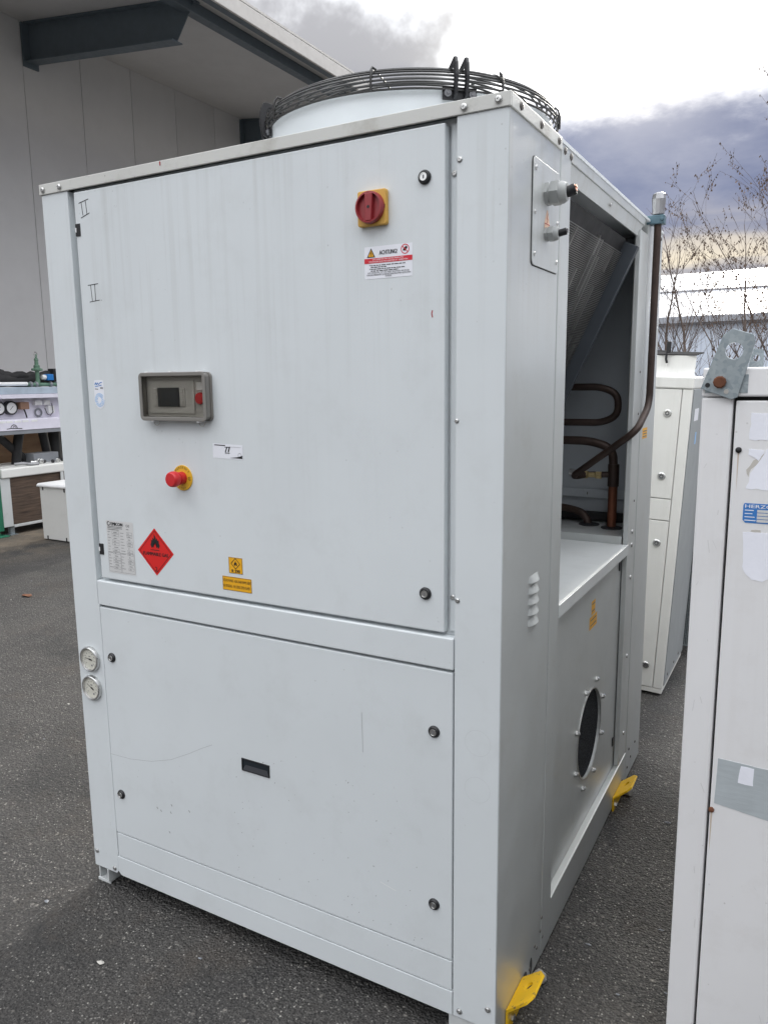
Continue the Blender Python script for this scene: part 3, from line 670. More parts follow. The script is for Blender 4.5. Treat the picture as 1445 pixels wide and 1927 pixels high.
# round blue refrigerant slide sticker
xs, zs = .178, 1.555
pl = [(xs-.0205, zs)]+[(xs+.0205*math.cos(R(a)), zs-.002+.0245*math.sin(R(a))) for a in range(180, 361, 15)]+[(xs+.0195, 1.604), (xs+.0165, 1.6085), (xs-.0165, 1.6085), (xs-.0195, 1.604)]
s = sticker('slide_sticker', pl, 'sticker_white')
b = MB()
for r0, r1, n_ in ((.0165, .0190, 30), (.0125, .0152, 26), (.0085, .0115, 20)):
    for i in range(n_):
        if random.random() < .85: a = 2*math.pi*i/n_; ringpoly(b, xs, zs-.002, r0, r1, T1, 2, a, a+random.uniform(.5, .8)*2*math.pi/n_)
b.build('scale_print', s, 'ink_lightblue')
b = MB(); stroke(b, [(xs-.016, 1.5945), (xs-.012, 1.602), (xs-.009, 1.595), (xs-.005, 1.6015), (xs-.001, 1.596), (xs+.006, 1.601), (xs+.014, 1.6025)], .0022, T1); stroke(b, [(xs-.016, 1.590), (xs+.012, 1.5945)], .0018, T1); b.build('blue_print', s, 'ink_blue')
b = MB(); stroke(b, [(xs-.016, 1.584), (xs-.003, 1.583)], .0022, T1); stroke(b, [(xs+.005, 1.588), (xs+.017, 1.588)], .0016, T1); stroke(b, [(xs+.005, 1.585), (xs+.017, 1.585)], .0016, T1); b.build('fine_print', s, 'ink_grey')
# nameplate
xa, xb, za, zb = .167, .276, 1.0505, 1.2065
s = sticker('name_plate', rect(xa, xb, za, zb), 'sticker_silver')
b = MB(); [put_text(b, 'EMICON', .1865+q, .2335+q, 1.1920, 1.2015, FT(.001+q*.05)) for q in (0, .0005, .001, .0015)]; put_text(b, 'C\u20ac', .2475, .2615, 1.1915, 1.1990, T1)
ringpoly(b, .1775, 1.1970, .0042, .0064, T1, 20, R(75), R(330)); ringpoly(b, .1775, 1.1970, .0048, .0060, T1, 20, R(330), R(435))
random.seed(12)
for z, xq in ((1.1885, .232), (1.1845, .232), (1.1800, .218), (1.1845, .258)):
    stroke(b, [(.172 if xq < .25 else .248, z), (xq, z)], .0013, T1)
b.build('lettering', s, 'ink')
b = MB()
for r in range(13):
    z = 1.172-.0088*r
    stroke(b, [(xa+.004, z+.001), (xa+.004+random.uniform(.006, .016), z+.001)], .0011, T1); stroke(b, [(xa+.056, z), (xa+.056+random.uniform(.006, .018), z)], .0011, T1)
    if r % 3 != 2:
        for q in (rect(xa+.022, xa+.050, z-.003, z+.004), rect(xb-.027, xb-.006, z-.003, z+.004)): stroke(b, q+[q[0]], .0005, T1)
    stroke(b, [(xa+.028, z), (xa+.028+random.uniform(.006, .018), z)], .0016, T1); stroke(b, [(xb-.023, z), (xb-.023+random.uniform(.004, .012), z)], .0016, T1)
for q in (rect(xa+.002, xa+.053, za+.004, za+.062), rect(xa+.054, xb-.002, za+.004, za+.062)): stroke(b, q+[q[0]], .0005, T1)
b.build('fine_print', s, 'ink_grey')
# flammable diamond
cx, cz, r = .3595, 1.1295, .0685
s = sticker('flammable_sticker', [(cx, cz-r), (cx+r*1.01, cz), (cx, cz+r), (cx-r*1.01, cz)], 'sticker_red')
def flame(b, cx, cz, k, T):
    o = [(-.30, .0), (-.42, .22), (-.34, .42), (-.36, .58), (-.22, .50), (-.22, .72), (-.08, .66), (-.06, 1.0), (.08, .78), (.12, .60), (.20, .72), (.26, .52), (.36, .58), (.36, .38), (.44, .22), (.30, .0), (.22, .12), (.12, .05), (.16, .28), (.02, .42), (-.02, .24), (-.14, .30), (-.16, .05), (-.22, .10)]
    V = [T(cx+x*k, cz+y*k) for x, y in o]; me = len(o)
    # fan from the heart of the flame keeps the jagged outline
    V.append(T(cx-.0*k, cz+.46*k)); b.add(V, [(i, (i+1) % me, me) for i in range(me)])
b = MB(); ri = r-.008
dm = [(cx, cz-ri), (cx+ri, cz), (cx, cz+ri), (cx-ri, cz)]; stroke(b, dm+[dm[0]], .0013, T1)
flame(b, cx, cz+.010, .042, T1); stroke(b, [(cx-.018, cz+.0055), (cx+.015, cz+.0055)], .0018, T1)
[put_text(b, 'FLAMMABLE GAS', cx-.048+q, cx+.047+q, cz-.0110, cz-.0012, FT(.001+q*.05)) for q in (0, .0006, .0012)]; [put_text(b, '2', cx-.005+q, cx+.004+q, cz-.056, cz-.043, FT(.001+q*.05)) for q in (0, .0006)]; b.build('lettering', s, 'ink')
# R 290 and no smoking
s = sticker('refrigerant_sticker', rect(.6245, .6705, 1.0995, 1.1430), 'sticker_orange')
b = MB(); [put_text(b, 'R 290', .634+q, .661+q, 1.1022, 1.1105, FT(.001+q*.05)) for q in (0, .0005, .001)]; c2 = (.6475, 1.1265); dm = [(c2[0], c2[1]-.0145), (c2[0]+.0145, c2[1]), (c2[0], c2[1]+.0145), (c2[0]-.0145, c2[1])]
stroke(b, dm+[dm[0]], .0016, T1); flame(b, c2[0], c2[1]-.006, .0135, T1); q = rect(.6252, .6698, 1.1002, 1.1423); stroke(b, q+[q[0]], .0007, T1); b.build('lettering', s, 'ink')
s = sticker('no_smoking_sticker', rect(.6005, .6985, 1.0515, 1.0895), 'sticker_orange')
b = MB(); put_text(b, 'VIETATO FUMARE - NON USARE FIAMME LIBERE', .603, .696, 1.0745, 1.0820, T1); put_text(b, 'NO SMOKING - NO USING OPEN FLAMES', .603, .693, 1.0595, 1.0675, T1); q = rect(.6015, .6975, 1.0525, 1.0885); stroke(b, q+[q[0]], .0008, T1); b.build('lettering', s, 'ink')
# small yellow stickers on the side
def side_sticker(name, y0, y1, z0, z1, X, lines):
    b = MB(); flat(b, rect(y0, y1, z0, z1), ST(.0004, X)); s = sub(b.build(name, ch, 'sticker_orange'), ch); b = MB()
    for z in lines: stroke(b, [(y0+(y1-y0)*.12, z), (y0+(y1-y0)*.88, z)], (z1-z0)*.09, ST(.0009, X))
    b.build('lettering', s, 'ink_grey')
side_sticker('no_smoking_sticker', .86, .955, .796, .838, W-.022, [.826, .809])
side_sticker('refrigerant_sticker', .880, .928, .842, .888, W-.022, [.855, .878])
side_sticker('no_smoking_sticker', 1.47, 1.56, 1.372, 1.412, W, [1.400, 1.390, 1.380])
# ---- pressure gauges
for x, z, an in ((.057, .763, 172), (.056, .670, 150)):
    b = MB(); b.use('steel'); b.lathe([(.040, 0), (.040, .006), (.0385, .010), (.036, .0115), (.0335, .0105), (.0325, .006)], (x, -.0005, z), (0, -1, 0), 36, caps=False)
    g = sub(b.build('pressure_gauge', ch, None, smooth=True), ch)
    b = MB(); b.lathe([(.0332, .0055), (.0, .0056)], (x, -.0005, z), (0, -1, 0), 32, caps=False); b.build('dial', g, 'dial')
    b = MB(); T = FT(.0066)
    for k in range(28): a = R(225-270*k/27); r0 = .0265 if k % 3 else .0240; stroke(b, [(x+r0*math.cos(a), z+r0*math.sin(a)), (x+.0290*math.cos(a), z+.0290*math.sin(a))], .0009, T)
    for k in range(9): a = R(220-262*k/8); stroke(b, [(x+.019*math.cos(a), z+.019*math.sin(a)), (x+.0222*math.cos(a), z+.0222*math.sin(a))], .0022, T)
    stroke(b, [(x-.004, z+.009), (x+.004, z+.009)], .0025, T); stroke(b, [(x+.006, z-.019), (x+.011, z-.019)], .0055, T); b.build('scale_print', g, 'ink_grey')
    b = MB(); a = R(an); T = FT(.0075); stroke(b, [(x+.013*math.cos(a+math.pi), z+.013*math.sin(a+math.pi)), (x+.021*math.cos(a), z+.021*math.sin(a))], .0013, T); stroke(b, [(x+.010*math.cos(a+math.pi), z+.010*math.sin(a+math.pi)), (x+.003*math.cos(a), z+.003*math.sin(a))], .0045, T); b.build('needle', g, 'ink')
# ---- feet
b = MB(); b.box(.004, .060, .004, .009, -.008, .0015); b.box(.004, .009, .0095, .5, -.008, .047); b.box(.055, .060, -.001, .5, .002, .0465); b.box(.009, .055, .0095, .5, -.008, -.003); b.build('foot_channel', ch, 'tray_sheet', .001)
b = MB(); b.box(1.262, 1.33, .006, 1.60, -.008, .046); b.build('foot_channel', ch, 'tray_sheet', .002)
b = MB(); b.box(.02, .06, 1.55, 1.67, -.009, .05); b.box(W-.06, W-.012, 1.50, 1.68, -.009, .0); b.build('foot_channel', ch, 'tray_sheet', .002)
# ---- lifting lugs
def lug(y0, y1, zb_):
    b = MB(); t = .007; n = 2
    dx, dz = .062, .052; l = math.hypot(dx, dz); ux, uz = dx/l, dz/l; nx, nz = -uz, ux
    T = lambda u, v, q: (W+.0012+ux*v+nx*(q-t), u, zb_+uz*v+nz*(q-t)+.004)
    wl_ = l
    poly = [(y0, 0), (y1, 0), (y1-.003, wl_*.80), (y1-.022, wl_), (y0+.020, wl_), (y0+.004, wl_*.78)]
    b.holed(poly, ((y0+y1)/2+.01, wl_*.55), .0125, T, t, 24)
    b.box(W+.0012, W+.0072, y0, y1, zb_-.060, zb_-.0005)
    o = sub(b.build('lifting_lug', ch, 'yellow_paint', .0012), ch)
    b = MB(); b.lathe([(.010, 0), (.010, .006), (.006, .008)], (W+.0073, y0+.03, zb_-.035), (1, 0, 0), 6); b.build('lug_bolt', o, 'steel')
    b = MB(); b.cyl((W+.0005, y1+.02, zb_-.015), (1, 0, 0), .016, .0012, 18); b.build('slot_hole', o, 'joint_dark')
lug(.066, .190, .052); lug(1.205, 1.345, .040)
# ---- fan shroud and guard
fc = (.700, .915)
b = MB(); b.lathe([(.477, 2.1516), (.477, 2.156), (.468, 2.158), (.463, 2.20), (.4635, 2.335), (.468, 2.374), (.4675, 2.392), (.461, 2.394), (.452, 2.37), (.450, 2.20)], (*fc, 0), (0, 0, 1), 96, caps=False); b.build('fan_shroud', ch, 'shroud_paint', smooth=True)
gb = bpy.data.objects.new('fan_guard', None); col.objects.link(gb); gb.parent = ch; sub(gb, ch)
prof = []; 
def gz(r): return 2.392+.050*(1-(r/.482)**5)
def pnt(r, a, z): return (fc[0]+r*math.cos(a), fc[1]+r*math.sin(a), z)
rings = [(.4810, 2.386), (.4838, 2.398), (.4838, 2.410), (.4795, 2.422), (.4715, 2.433), (.4600, 2.442), (.4460, 2.449), (.4310, 2.453)]+[(.418-.028*i, 2.4545+.0006*i) for i in range(13)]
for r, z in rings: b = MB(); b.tube([pnt(r, 2*math.pi*i/84, z) for i in range(84)], .0030, 6, True); b.build('guard_ring', gb, 'guard_wire', smooth=True)
for k in range(8):
    a = R(-46+22.5+45*k)-R(7); pts = [(r, z) for r, z in rings[:8]]
    b = MB(); b.tube([pnt(r+.004, a, z+.001) for r, z in pts]+[pnt(.30, a, 2.4605), pnt(.085, a, 2.464)], .0030, 6); b.build('guard_spoke', gb, 'guard_wire', smooth=True)
for k in range(8):
    a = R(-46+22.5+45*k)-R(7); b = MB(); b.tube([pnt(.488, a, 2.384), pnt(.489, a, 2.420), pnt(.483, a, 2.440), pnt(.474, a, 2.449), pnt(.466, a+.02, 2.444)], .0032, 6); b.build('guard_hook', gb, 'guard_wire', smooth=True)
for k in range(4):
    a = R(-46+90*k); ca, sa = math.cos(a), math.sin(a); ta = (-sa, ca)
    q = lambda r, t, z: (fc[0]+r*ca+ta[0]*t, fc[1]+r*sa+ta[1]*t, z)
    b = MB(); V = [q(r, t, z) for r in (.470, .476) for t, z in ((-.050, 2.360), (.050, 2.360), (.050, 2.395), (-.050, 2.395))]
    b.add(V, [(0,3,2,1),(4,5,6,7),(0,1,5,4),(1,2,6,5),(2,3,7,6),(3,0,4,7)]); br = sub(b.build('guard_bracket', ch, 'rubber', .0015), ch)
    for t in (-.016, .016):
        b = MB(); pr = [(.477, 2.362), (.492, 2.372), (.499, 2.42), (.496, 2.452), (.488, 2.468), (.480, 2.470), (.425, 2.452), (.425, 2.446), (.470, 2.452), (.478, 2.440), (.482, 2.41), (.477, 2.392)]
        b.prism(pr, lambda u, v, w_: q(u, t-.0045+w_, v), .009); b.build('strap', br, 'rubber', .0015)
    for t in (-.036, .036):
        b = MB(); b.cyl(q(.4762, t, 2.377), (ca, sa, 0), .010, .005, 14); b.cyl(q(.4812, t, 2.377), (ca, sa, 0), .004, .003, 6); b.build('bracket_bolt', br, 'ink_grey')

# ================================================================== hall with canopy on the far left
hx = -8.0
hall = thing('warehouse_hall', 'grey panelled warehouse wall under a deep canopy on dark steel brackets', 'building', (hx, 6, 0), local=False)
b = MB(); b.box(hx-9, hx-.09, -6, 17, 0, 6.75); b.build('wall', hall, 'joint_dark')
pp = None; y = 6.128-.985*12
while y < 16.5:
    if pp is None: b = MB(); b.box(hx-.085, hx, y+.004, y+.981, .25, 6.75); pp = b.build('wall_panel', hall, 'hall_sheet', .004); y0p = y
    else: c = copy_at(pp, hall, (0, y-y0p, 0))
    y += .985
b = MB(); b.box(hx-.085, hx+.01, -6, 17, 0, .245); b.build('plinth', hall, 'box_grey')
zs_ = lambda x: 6.56+(x-hx)*(-.125)
def slope(b, x0, x1, y0, y1, d0, d1):
    b.add([(x0, y0, zs_(x0)+d0), (x1, y0, zs_(x1)+d0), (x1, y1, zs_(x1)+d0), (x0, y1, zs_(x0)+d0), (x0, y0, zs_(x0)+d1), (x1, y0, zs_(x1)+d1), (x1, y1, zs_(x1)+d1), (x0, y1, zs_(x0)+d1)], [(0,3,2,1),(4,5,6,7),(0,1,5,4),(1,2,6,5),(2,3,7,6),(3,0,4,7)])
b = MB(); slope(b, hx+.004, -4.80, -6, 17, 0, .12); b.build('soffit', hall, 'soffit_sheet')
b = MB(); slope(b, -5.16, -4.99, -6, 17, -.13, -.004); b.build('eave_beam', hall, 'steel_blue', .004)
b = MB(); slope(b, -4.795, -4.675, -6, 17, -.05, .12); b.build('gutter_board', hall, 'steel_blue', .004)
b = MB(); slope(b, -4.67, -4.63, -6, 17, -.055, .135); b.build('fascia', hall, 'fascia', .01)
b = MB(); slope(b, hx-9, -4.63, -6, 17, .14, .17); b.build('roof', hall, 'fascia')
for y in (1.6, 6.25, 10.9, 15.5):
    b = MB(); o_ = zs_(hx+.05)
    def ib(x0, z0, x1, z1, y0, y1, tz): b.add([(x0, y0, z0), (x1, y0, z1), (x1, y1, z1), (x0, y1, z0), (x0, y0, z0+tz), (x1, y0, z1+tz), (x1, y1, z1+tz), (x0, y1, z0+tz)], [(0,3,2,1),(4,5,6,7),(0,1,5,4),(1,2,6,5),(2,3,7,6),(3,0,4,7)])
    xt = -5.25; xe = -5.24+.30
    V = [(hx+.03, zs_(hx)-.50), (xt, zs_(xt)-.44), (xe, zs_(xe)-.005), (hx+.03, zs_(hx)-.008)]
    b.prism(V, lambda u, v, t: (u, y-.005+.012-t, v), .012)
    ib(hx+.03, zs_(hx)-.515, xt, zs_(xt)-.455, y-.09, y+.09, .014); ib(hx+.03, zs_(hx)-.024, xe, zs_(xe)-.020, y-.09, y+.09, .014)
    b.box(hx+.002, hx+.028, y-.12, y+.12, zs_(hx)-.58, zs_(hx)-.02)
    b.build('bracket_beam', hall, 'steel_blue')

# ================================================================== rack, coil unit and box by the hall
rk = thing('refrigeration_rack', 'lavender pipe rack with two black dials and green valve in front of the hall', 'rack', (-5.9, 4.2, 0), local=False)
X = -5.75
b = MB(); b.box(X-.10, X, 3.0, 5.3, 1.515, 1.59); b.build('beam', rk, 'rack_beam', .004)
b = MB(); b.box(X-.02, X+.03, 3.0, 5.3, 1.468, 1.512); b.build('shelf_lip', rk, 'lavender', .003)
b = MB(); b.box(X-.14, X-.12, 3.0, 5.3, 1.24, 1.514); ip = sub(b.build('instrument_panel', rk, 'lavender'), rk)
b = MB(); b.add([(X-.12, 3.0, 1.245), (X+.02, 3.0, 1.235), (X+.02, 5.3, 1.235), (X-.12, 5.3, 1.245), (X-.12, 3.0, 1.12), (X+.02, 3.0, 1.12), (X+.02, 5.3, 1.12), (X-.12, 5.3, 1.12)], [(0,1,2,3),(4,7,6,5),(0,4,5,1),(1,5,6,2),(2,6,7,3),(3,7,4,0)]); fp = sub(b.build('label_panel', rk, 'lavender', .003), rk)
b = MB(); b.box(X-.12, X+.015, 3.0, 5.3, 1.075, 1.117); b.build('beam', rk, 'box_grey', .003)
for y in (3.795, 3.945):
    b = MB(); b.use('rubber'); b.lathe([(.078, 0), (.078, .05), (.070, .058), (.060, .055)], (X-.12, y, 1.365), (1, 0, 0), 28, caps=False); b.use('white_plastic'); b.lathe([(.062, .052), (.0, .052)], (X-.12, y, 1.365), (1, 0, 0), 28, caps=False)
    g = sub(b.build('pressure_gauge', ip, None, smooth=True), rk)
    b = MB(); stroke(b, [(y-.02, 1.345), (y+.02, 1.385)], .006, ST(.055, X-.12)); b.build('needle', ip, 'ink_grey')
for (y0, y1, z0, z1, d, m_) in ((4.03, 4.14, 1.345, 1.425, .09, 'box_brown'), (4.24, 4.33, 1.385, 1.438, .06, 'white_plastic'), (4.36, 4.44, 1.385, 1.438, .06, 'white_plastic'), (4.41, 4.49, 1.285, 1.375, .06, 'white_plastic')):
    b = MB(); b.box(X-.12, X-.12+d, y0, y1, z0, z1); b.build('switch_box', ip, m_, .004)
b = MB(); b.tube([(X-.06, 4.09, 1.345), (X-.05, 4.10, 1.30), (X-.04, 4.105, 1.25)], .008, 8); b.build('cable', ip, 'rubber')
for rr_ in (.042, .034, .05):
    b = MB(); b.tube([(X-.105, 4.305+rr_*math.cos(a), 1.30+rr_*math.sin(a)) for a in [i*.35 for i in range(18)]], .0035, 6, True); b.build('cable_coil', ip, 'box_grey')
b = MB(); b.tube([(X-.06, 4.36, 1.35), (X-.05, 4.38, 1.28), (X-.05, 4.42, 1.265), (X-.05, 4.46, 1.30), (X-.05, 4.45, 1.40)], .005, 6); b.build('cable', ip, 'rubber')
for i, y in enumerate((3.72, 3.805, 3.905, 4.00, 4.115)):
    b = MB(); b.box(X+.019, X+.0225, y, y+.075, 1.205, 1.228); b.build('name_tag', fp, 'white_plastic', .001)
b = MB(); ringpoly(b, 3.89, 1.145, .034, .042, ST(.001, X+.0205), 14, 0, math.pi); ringpoly(b, 3.895, 1.150, .014, .020, ST(.001, X+.0205), 10, 0, math.pi); stroke(b, [(3.80, 1.140), (3.85, 1.146), (3.99, 1.138)], .008, ST(.001, X+.0205)); b.build('logo', fp, 'ink')
b = MB(); b.box(-6.31, -6.29, 3.0, 5.4, .1, 1.5); b.build('back_board', rk, 'plywood')
b = MB(); b.box(-5.66, -5.60, 3.44, 3.575, .06, 1.07); b.box(-5.64, -5.61, 3.49, 3.53, .0, .06); b.box(-5.70, -5.55, 3.42, 3.60, .0, .012); b.build('post', rk, 'green_paint', .003)
b = MB(); b.box(-6.35, -6.27, 5.30, 5.40, 0, 1.6); b.box(-5.80, -5.74, 5.30, 5.36, 0, 1.6); b.build('post', rk, 'green_paint', .003)
for pts, r_ in (([(-5.95, 3.80, 1.09), (-6.0, 4.17, .78), (-6.0, 4.25, .74)], .045), ([(-5.95, 4.11, 1.09), (-5.95, 4.07, .95), (-5.95, 4.03, .72)], .052), ([(-6.0, 4.44, 1.09), (-6.0, 4.50, .72)], .05), ([(-6.05, 4.64, 1.09), (-6.05, 4.64, .60)], .07), ([(-6.1, 4.80, 1.09), (-6.1, 4.80, .60)], .06)):
    b = MB(); b.tube(pts, r_, 12); b.build('insulated_pipe', rk, 'insulation', smooth=True)
random.seed(21)
for y0, y1, z, r_ in ((3.0, 5.2, 1.66, .07), (3.95, 5.2, 1.705, .055), (3.2, 3.98, 1.735, .06)):
    b = MB(); pts = []; n_ = 22
    for i in range(n_): t = i/(n_-1); pts.append((-6.0+random.uniform(-.02, .02), y0+(y1-y0)*t, z+random.uniform(-.012, .016)))
    b.tube(pts, [r_*random.uniform(.85, 1.12) for _ in pts], 12); b.build('insulated_pipe', rk, 'insulation', smooth=True)
b = MB(); b.tube([(-5.83, 3.0, 1.625), (-5.83, 4.17, 1.625)], .022, 12); b.build('pipe', rk, 'white_plastic', smooth=True)
b = MB(); b.tube([(-5.83, 4.17, 1.618), (-5.83, 5.2, 1.618)], .02, 12); b.build('pipe', rk, 'valve_green', smooth=True)
for y in (4.20, 4.27, 4.46, 4.55):
    b = MB(); b.lathe([(.018, 0), (.032, .005), (.032, .03), (.02, .036)], (-5.83, y, 1.62), (0, 1, 0), 8); b.build('pipe_joint', rk, 'box_grey')
b = MB(); b.lathe([(.026, 0), (.022, .10), (.022, .14), (.05, .15), (.05, .17), (.034, .18), (.034, .205), (.022, .215), (.020, .26), (.026, .265), (.02, .285), (.012, .29), (.012, .33)], (-5.83, 4.315, 1.625), (0, 0, 1), 12); b.cyl((-5.83, 4.25, 1.785), (0, 1, 0), .014, .13, 10); vv = sub(b.build('valve', rk, 'valve_green', smooth=True), rk)
b = MB(); b.tube([(-5.83, 4.315+.02*math.cos(a), 1.955+.025*math.sin(a)) for a in [i*.6 for i in range(9)]], .008, 6); b.build('valve_cap', vv, 'steel')
b = MB(); b.use('white_plastic'); b.cyl((-5.83, 4.37, 1.70), (0, 1, 0), .028, .05, 12); b.use('valve_blue'); b.box(-5.87, -5.79, 4.42, 4.50, 1.665, 1.735); b.build('valve_actuator', rk, None, .006)
b = MB(); b.box(-6.0, -5.9, 4.585, 4.70, 1.60, 1.80); b.build('valve_block', rk, 'insulation', .006)
# low white-topped coil unit
cu = thing('condenser_unit', 'low condenser with brown finned face and white top below the pipe rack', 'condenser', (-5.6, 4.5, 0), local=False)
b = MB(); b.box(-6.22, -5.585, 3.59, 5.4, .625, .725); b.build('top_cover', cu, 'white_sheet', .012)
b = MB(); b.box(-6.20, -5.605, 3.58, 3.695, .095, .622); b.build('end_plate', cu, 'tray_sheet', .003)
b = MB(); b.box(-6.18, -5.615, 3.70, 5.35, .11, .62); b.build('finned_coil', cu, 'brown_coil')
b = MB(); b.box(-6.20, -5.60, 3.70, 5.38, .080, .108); b.build('base_rail', cu, 'tray_sheet', .003)
for y in (3.66, 4.28, 5.2):
    b = MB(); b.box(-5.66, -5.62, y, y+.05, .0, .079); b.box(-5.69, -5.59, y-.02, y+.07, .0, .008); b.build('foot', cu, 'galvanised')
b = MB(); b.box(-5.599, -5.59, 4.33, 4.37, .46, .63); b.build('bracket', cu, 'tray_sheet', .002)
# things on it
b = MB(); b.box(-6.02, -5.82, 4.17, 4.50, .7262, .835); o = b.build('metal_box', None, 'box_grey', .004, loc=(-5.92, 4.33, .726)); tag(o, 'grey metal junction box lying on the condenser cover', 'box')
random.seed(4)
for i in range(8):
    y = 4.13+.062*i+random.uniform(-.01, .01); x = -5.72+random.uniform(-.05, .04); b = MB(); r_ = random.uniform(.018, .030)
    b.lathe([(r_*.6, -.03), (r_, -.026), (r_, -.008), (r_*.7, -.004), (r_*.7, .012), (r_*.95, .016), (r_*.95, .03)], (x, y, .7252+r_), (random.uniform(-1, 1), random.uniform(-1, 1), 0), 8)
    o = b.build('pipe_fitting', None, random.choice(['box_grey', 'steel', 'rubber']), loc=(x, y, .7252)); tag(o, 'small dark pipe fitting scattered on the white condenser cover', 'fitting', 'fittings on the condenser cover')
b = MB(); b.tube(arc([(-5.75, 3.87, .75), (-5.70, 3.93, .76), (-5.66, 4.00, .742), (-5.62, 4.08, .745)], .03), .018, 10); o = b.build('pipe_offcut', None, 'clear_foil', smooth=True, loc=(-5.68, 3.95, .73)); tag(o, 'bent silver pipe offcut on the white condenser cover', 'pipe')
# white box in front
bx = thing('cooler_box', 'low white sheet metal cooler standing on the asphalt before the brown condenser', 'cooler', (-4.7, 3.85, 0), local=False)
b = MB(); b.box(-5.075, -4.0, 3.66, 4.06, .012, .565); b.build('casing', bx, 'white_sheet', .004)
b = MB(); b.prism([(3.635, .567), (4.08, .567), (4.08, .60), (3.655, .60), (3.635, .585)], lambda u, v, t: (-5.095+t, u, v), 1.12); b.build('top_cover', bx, 'white_plastic', .006)
for x in (-5.00, -4.55, -4.1): 
    b = MB(); b.box(x, x+.03, 3.67, 4.05, 0, .011); b.build('foot', bx, 'rubber')
for x, z in ((-5.03, .55), (-4.70, .545), (-5.01, .03), (-4.72, .03)):
    b = MB(); b.box(x, x+.014, 3.655, 3.6595, z-.02, z+.02); b.build('clip', bx, 'rubber')
b = MB(); b.tube([(-5.075, 3.80, .50), (-5.17, 3.80, .505), (-5.22, 3.80, .51)], [.018, .018, .012], 10); b.build('pipe_stub', bx, 'copper', smooth=True)
b = MB(); b.tube([(-5.075, 3.80, .36), (-5.20, 3.80, .362)], .008, 8); b.build('pipe_stub', bx, 'steel', smooth=True)

# ================================================================== white unit standing behind, leaning a little
wu = thing('cooling_unit', 'white cooling unit with round quarter-turn locks wedged behind the grey chiller', 'cooling unit', (1.365, 2.40, .0), rot=(0, R(2.6), 0))
b = MB(); b.box(-.95, -.002, .012, .65, .05, 1.60); b.box(-.95, -.002, .0, .64, .012, .038); b.build('casing', wu, 'white_sheet', .004)
b = MB(); b.box(-.046, 0, -.002, .02, .040, 1.555); b.build('corner_post', wu, 'white_sheet', .004)
for z0, z1 in ((.041, .909), (.913, 1.018), (1.022, 1.553)):
    b = MB(); b.box(-.90, -.049, -.003, .011, z0, z1); b.build('front_panel', wu, 'white_sheet', .003)
b = MB(); b.box(-.95, .004, -.008, .66, 1.557, 1.612); b.build('top_rail', wu, 'white_sheet', .006)
for lx, lz in ((-.105, 1.437), (-.104, 1.13), (-.096, .795), (-.091, .154)):
    b = MB(); b.use('steel'); b.lathe([(.019, 0), (.019, .004), (.016, .007), (.011, .0072), (.010, .004)], (lx, -.003, lz), (0, -1, 0), 20, caps=False); b.use('ink_grey'); b.lathe([(.011, .004), (.0, .004)], (lx, -.003, lz), (0, -1, 0), 16, caps=False); b.use('steel'); b.lathe([(.005, .004), (.005, .008)], (lx, -.003, lz), (0, -1, 0), 8)
    b.build('door_lock', wu, None, smooth=True)
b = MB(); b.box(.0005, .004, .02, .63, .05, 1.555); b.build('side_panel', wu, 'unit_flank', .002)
for z in (1.40, 1.28): b = MB(); b.box(.0045, .0052, .10+.1*(z < 1.3), .24, z, z+.06); b.build('label', wu, 'sticker_white' if z > 1.3 else 'ink_lightblue')
b = MB(); b.box(-.06, .046, .655, .70, .07, 1.55); b.box(-.06, .046, 1.42, 1.46, .07, 1.55); b.box(-.06, .046, .701, 1.419, .07, .11); b.box(-.06, .046, .701, 1.419, 1.51, 1.55); b.build('coil_frame', wu, 'galvanised', .002)
b = MB(); b.box(-.06, .030, .702, 1.418, .112, 1.508); b.build('coil_block', wu, 'coil_fin')
b = MB()
for i in range(70): b.box(.048, .0505, .66, 1.45, .08+.0205*i, .0825+.0205*i)
for i in range(28): b.box(.0507, .0532, .66+.0285*i, .6625+.0285*i, .08, 1.53)
for i in range(5): b.box(.004+.009*i, .0062+.009*i, .648, .651, .08, 1.53)
o = b.build('wire_mesh', wu, 'guard_wire'); o['kind'] = 'stuff'
for x in (-.25, -.70):
    b = MB(); b.lathe([(.215, 1.612), (.20, 1.635), (.19, 1.70), (.196, 1.708), (.185, 1.708)], (x, .31, 0), (0, 0, 1), 40, caps=False); b.build('fan_shroud', wu, 'white_sheet', smooth=True)
    for k in range(5): b = MB(); b.tube([(x+(.19-.03*k)*math.cos(a), .31+(.19-.03*k)*math.sin(a), 1.714+.006*k) for a in [i*math.pi/20 for i in range(40)]], .0035, 6, True); b.build('guard_ring', wu, 'guard_wire')
b = MB(); b.box(-.155, -.135, .10, .12, 1.70, 1.78); b.build('knob', wu, 'rubber', .003)
# curved corner of the hood facing us
b = MB()
for x0 in (-.27, -.135):
    V = []; n_ = 10
    for i in range(n_+1):
        t = i/n_; x = x0+.132*t
        for z, y in ((1.612, .0), (1.63, .012), (1.66, .024), (1.712, .030)): V.append((x, y-.012*math.sin(math.pi*t)*(z-1.60)/.1, z))
    b.add(V, [(i*4+j, (i+1)*4+j, (i+1)*4+j+1, i*4+j+1) for i in range(n_) for j in range(3)])
b.build('hood', wu, 'white_sheet', smooth=True)
b = MB(); b.tube([(-.137, .012, 1.72), (-.137, .008, 1.695), (-.132, .010, 1.675)], .006, 6); b.build('hook', wu, 'rubber')
b = MB()
for k in range(5): b.tube([(-.95, .02+.06*k, 1.718+.004*k), (0, .02+.06*k, 1.716+.004*k)], .004, 6)
b.build('guard_wires', wu, 'guard_wire')['kind'] = 'stuff'
for lx, y in ((.0035, .10), (.0035, .30), (.0035, .45)):
    b = MB(); b.cyl((lx, y, .09), (1, 0, 0), .008, .003, 10); b.build('rivet', wu, 'dark_rivet')
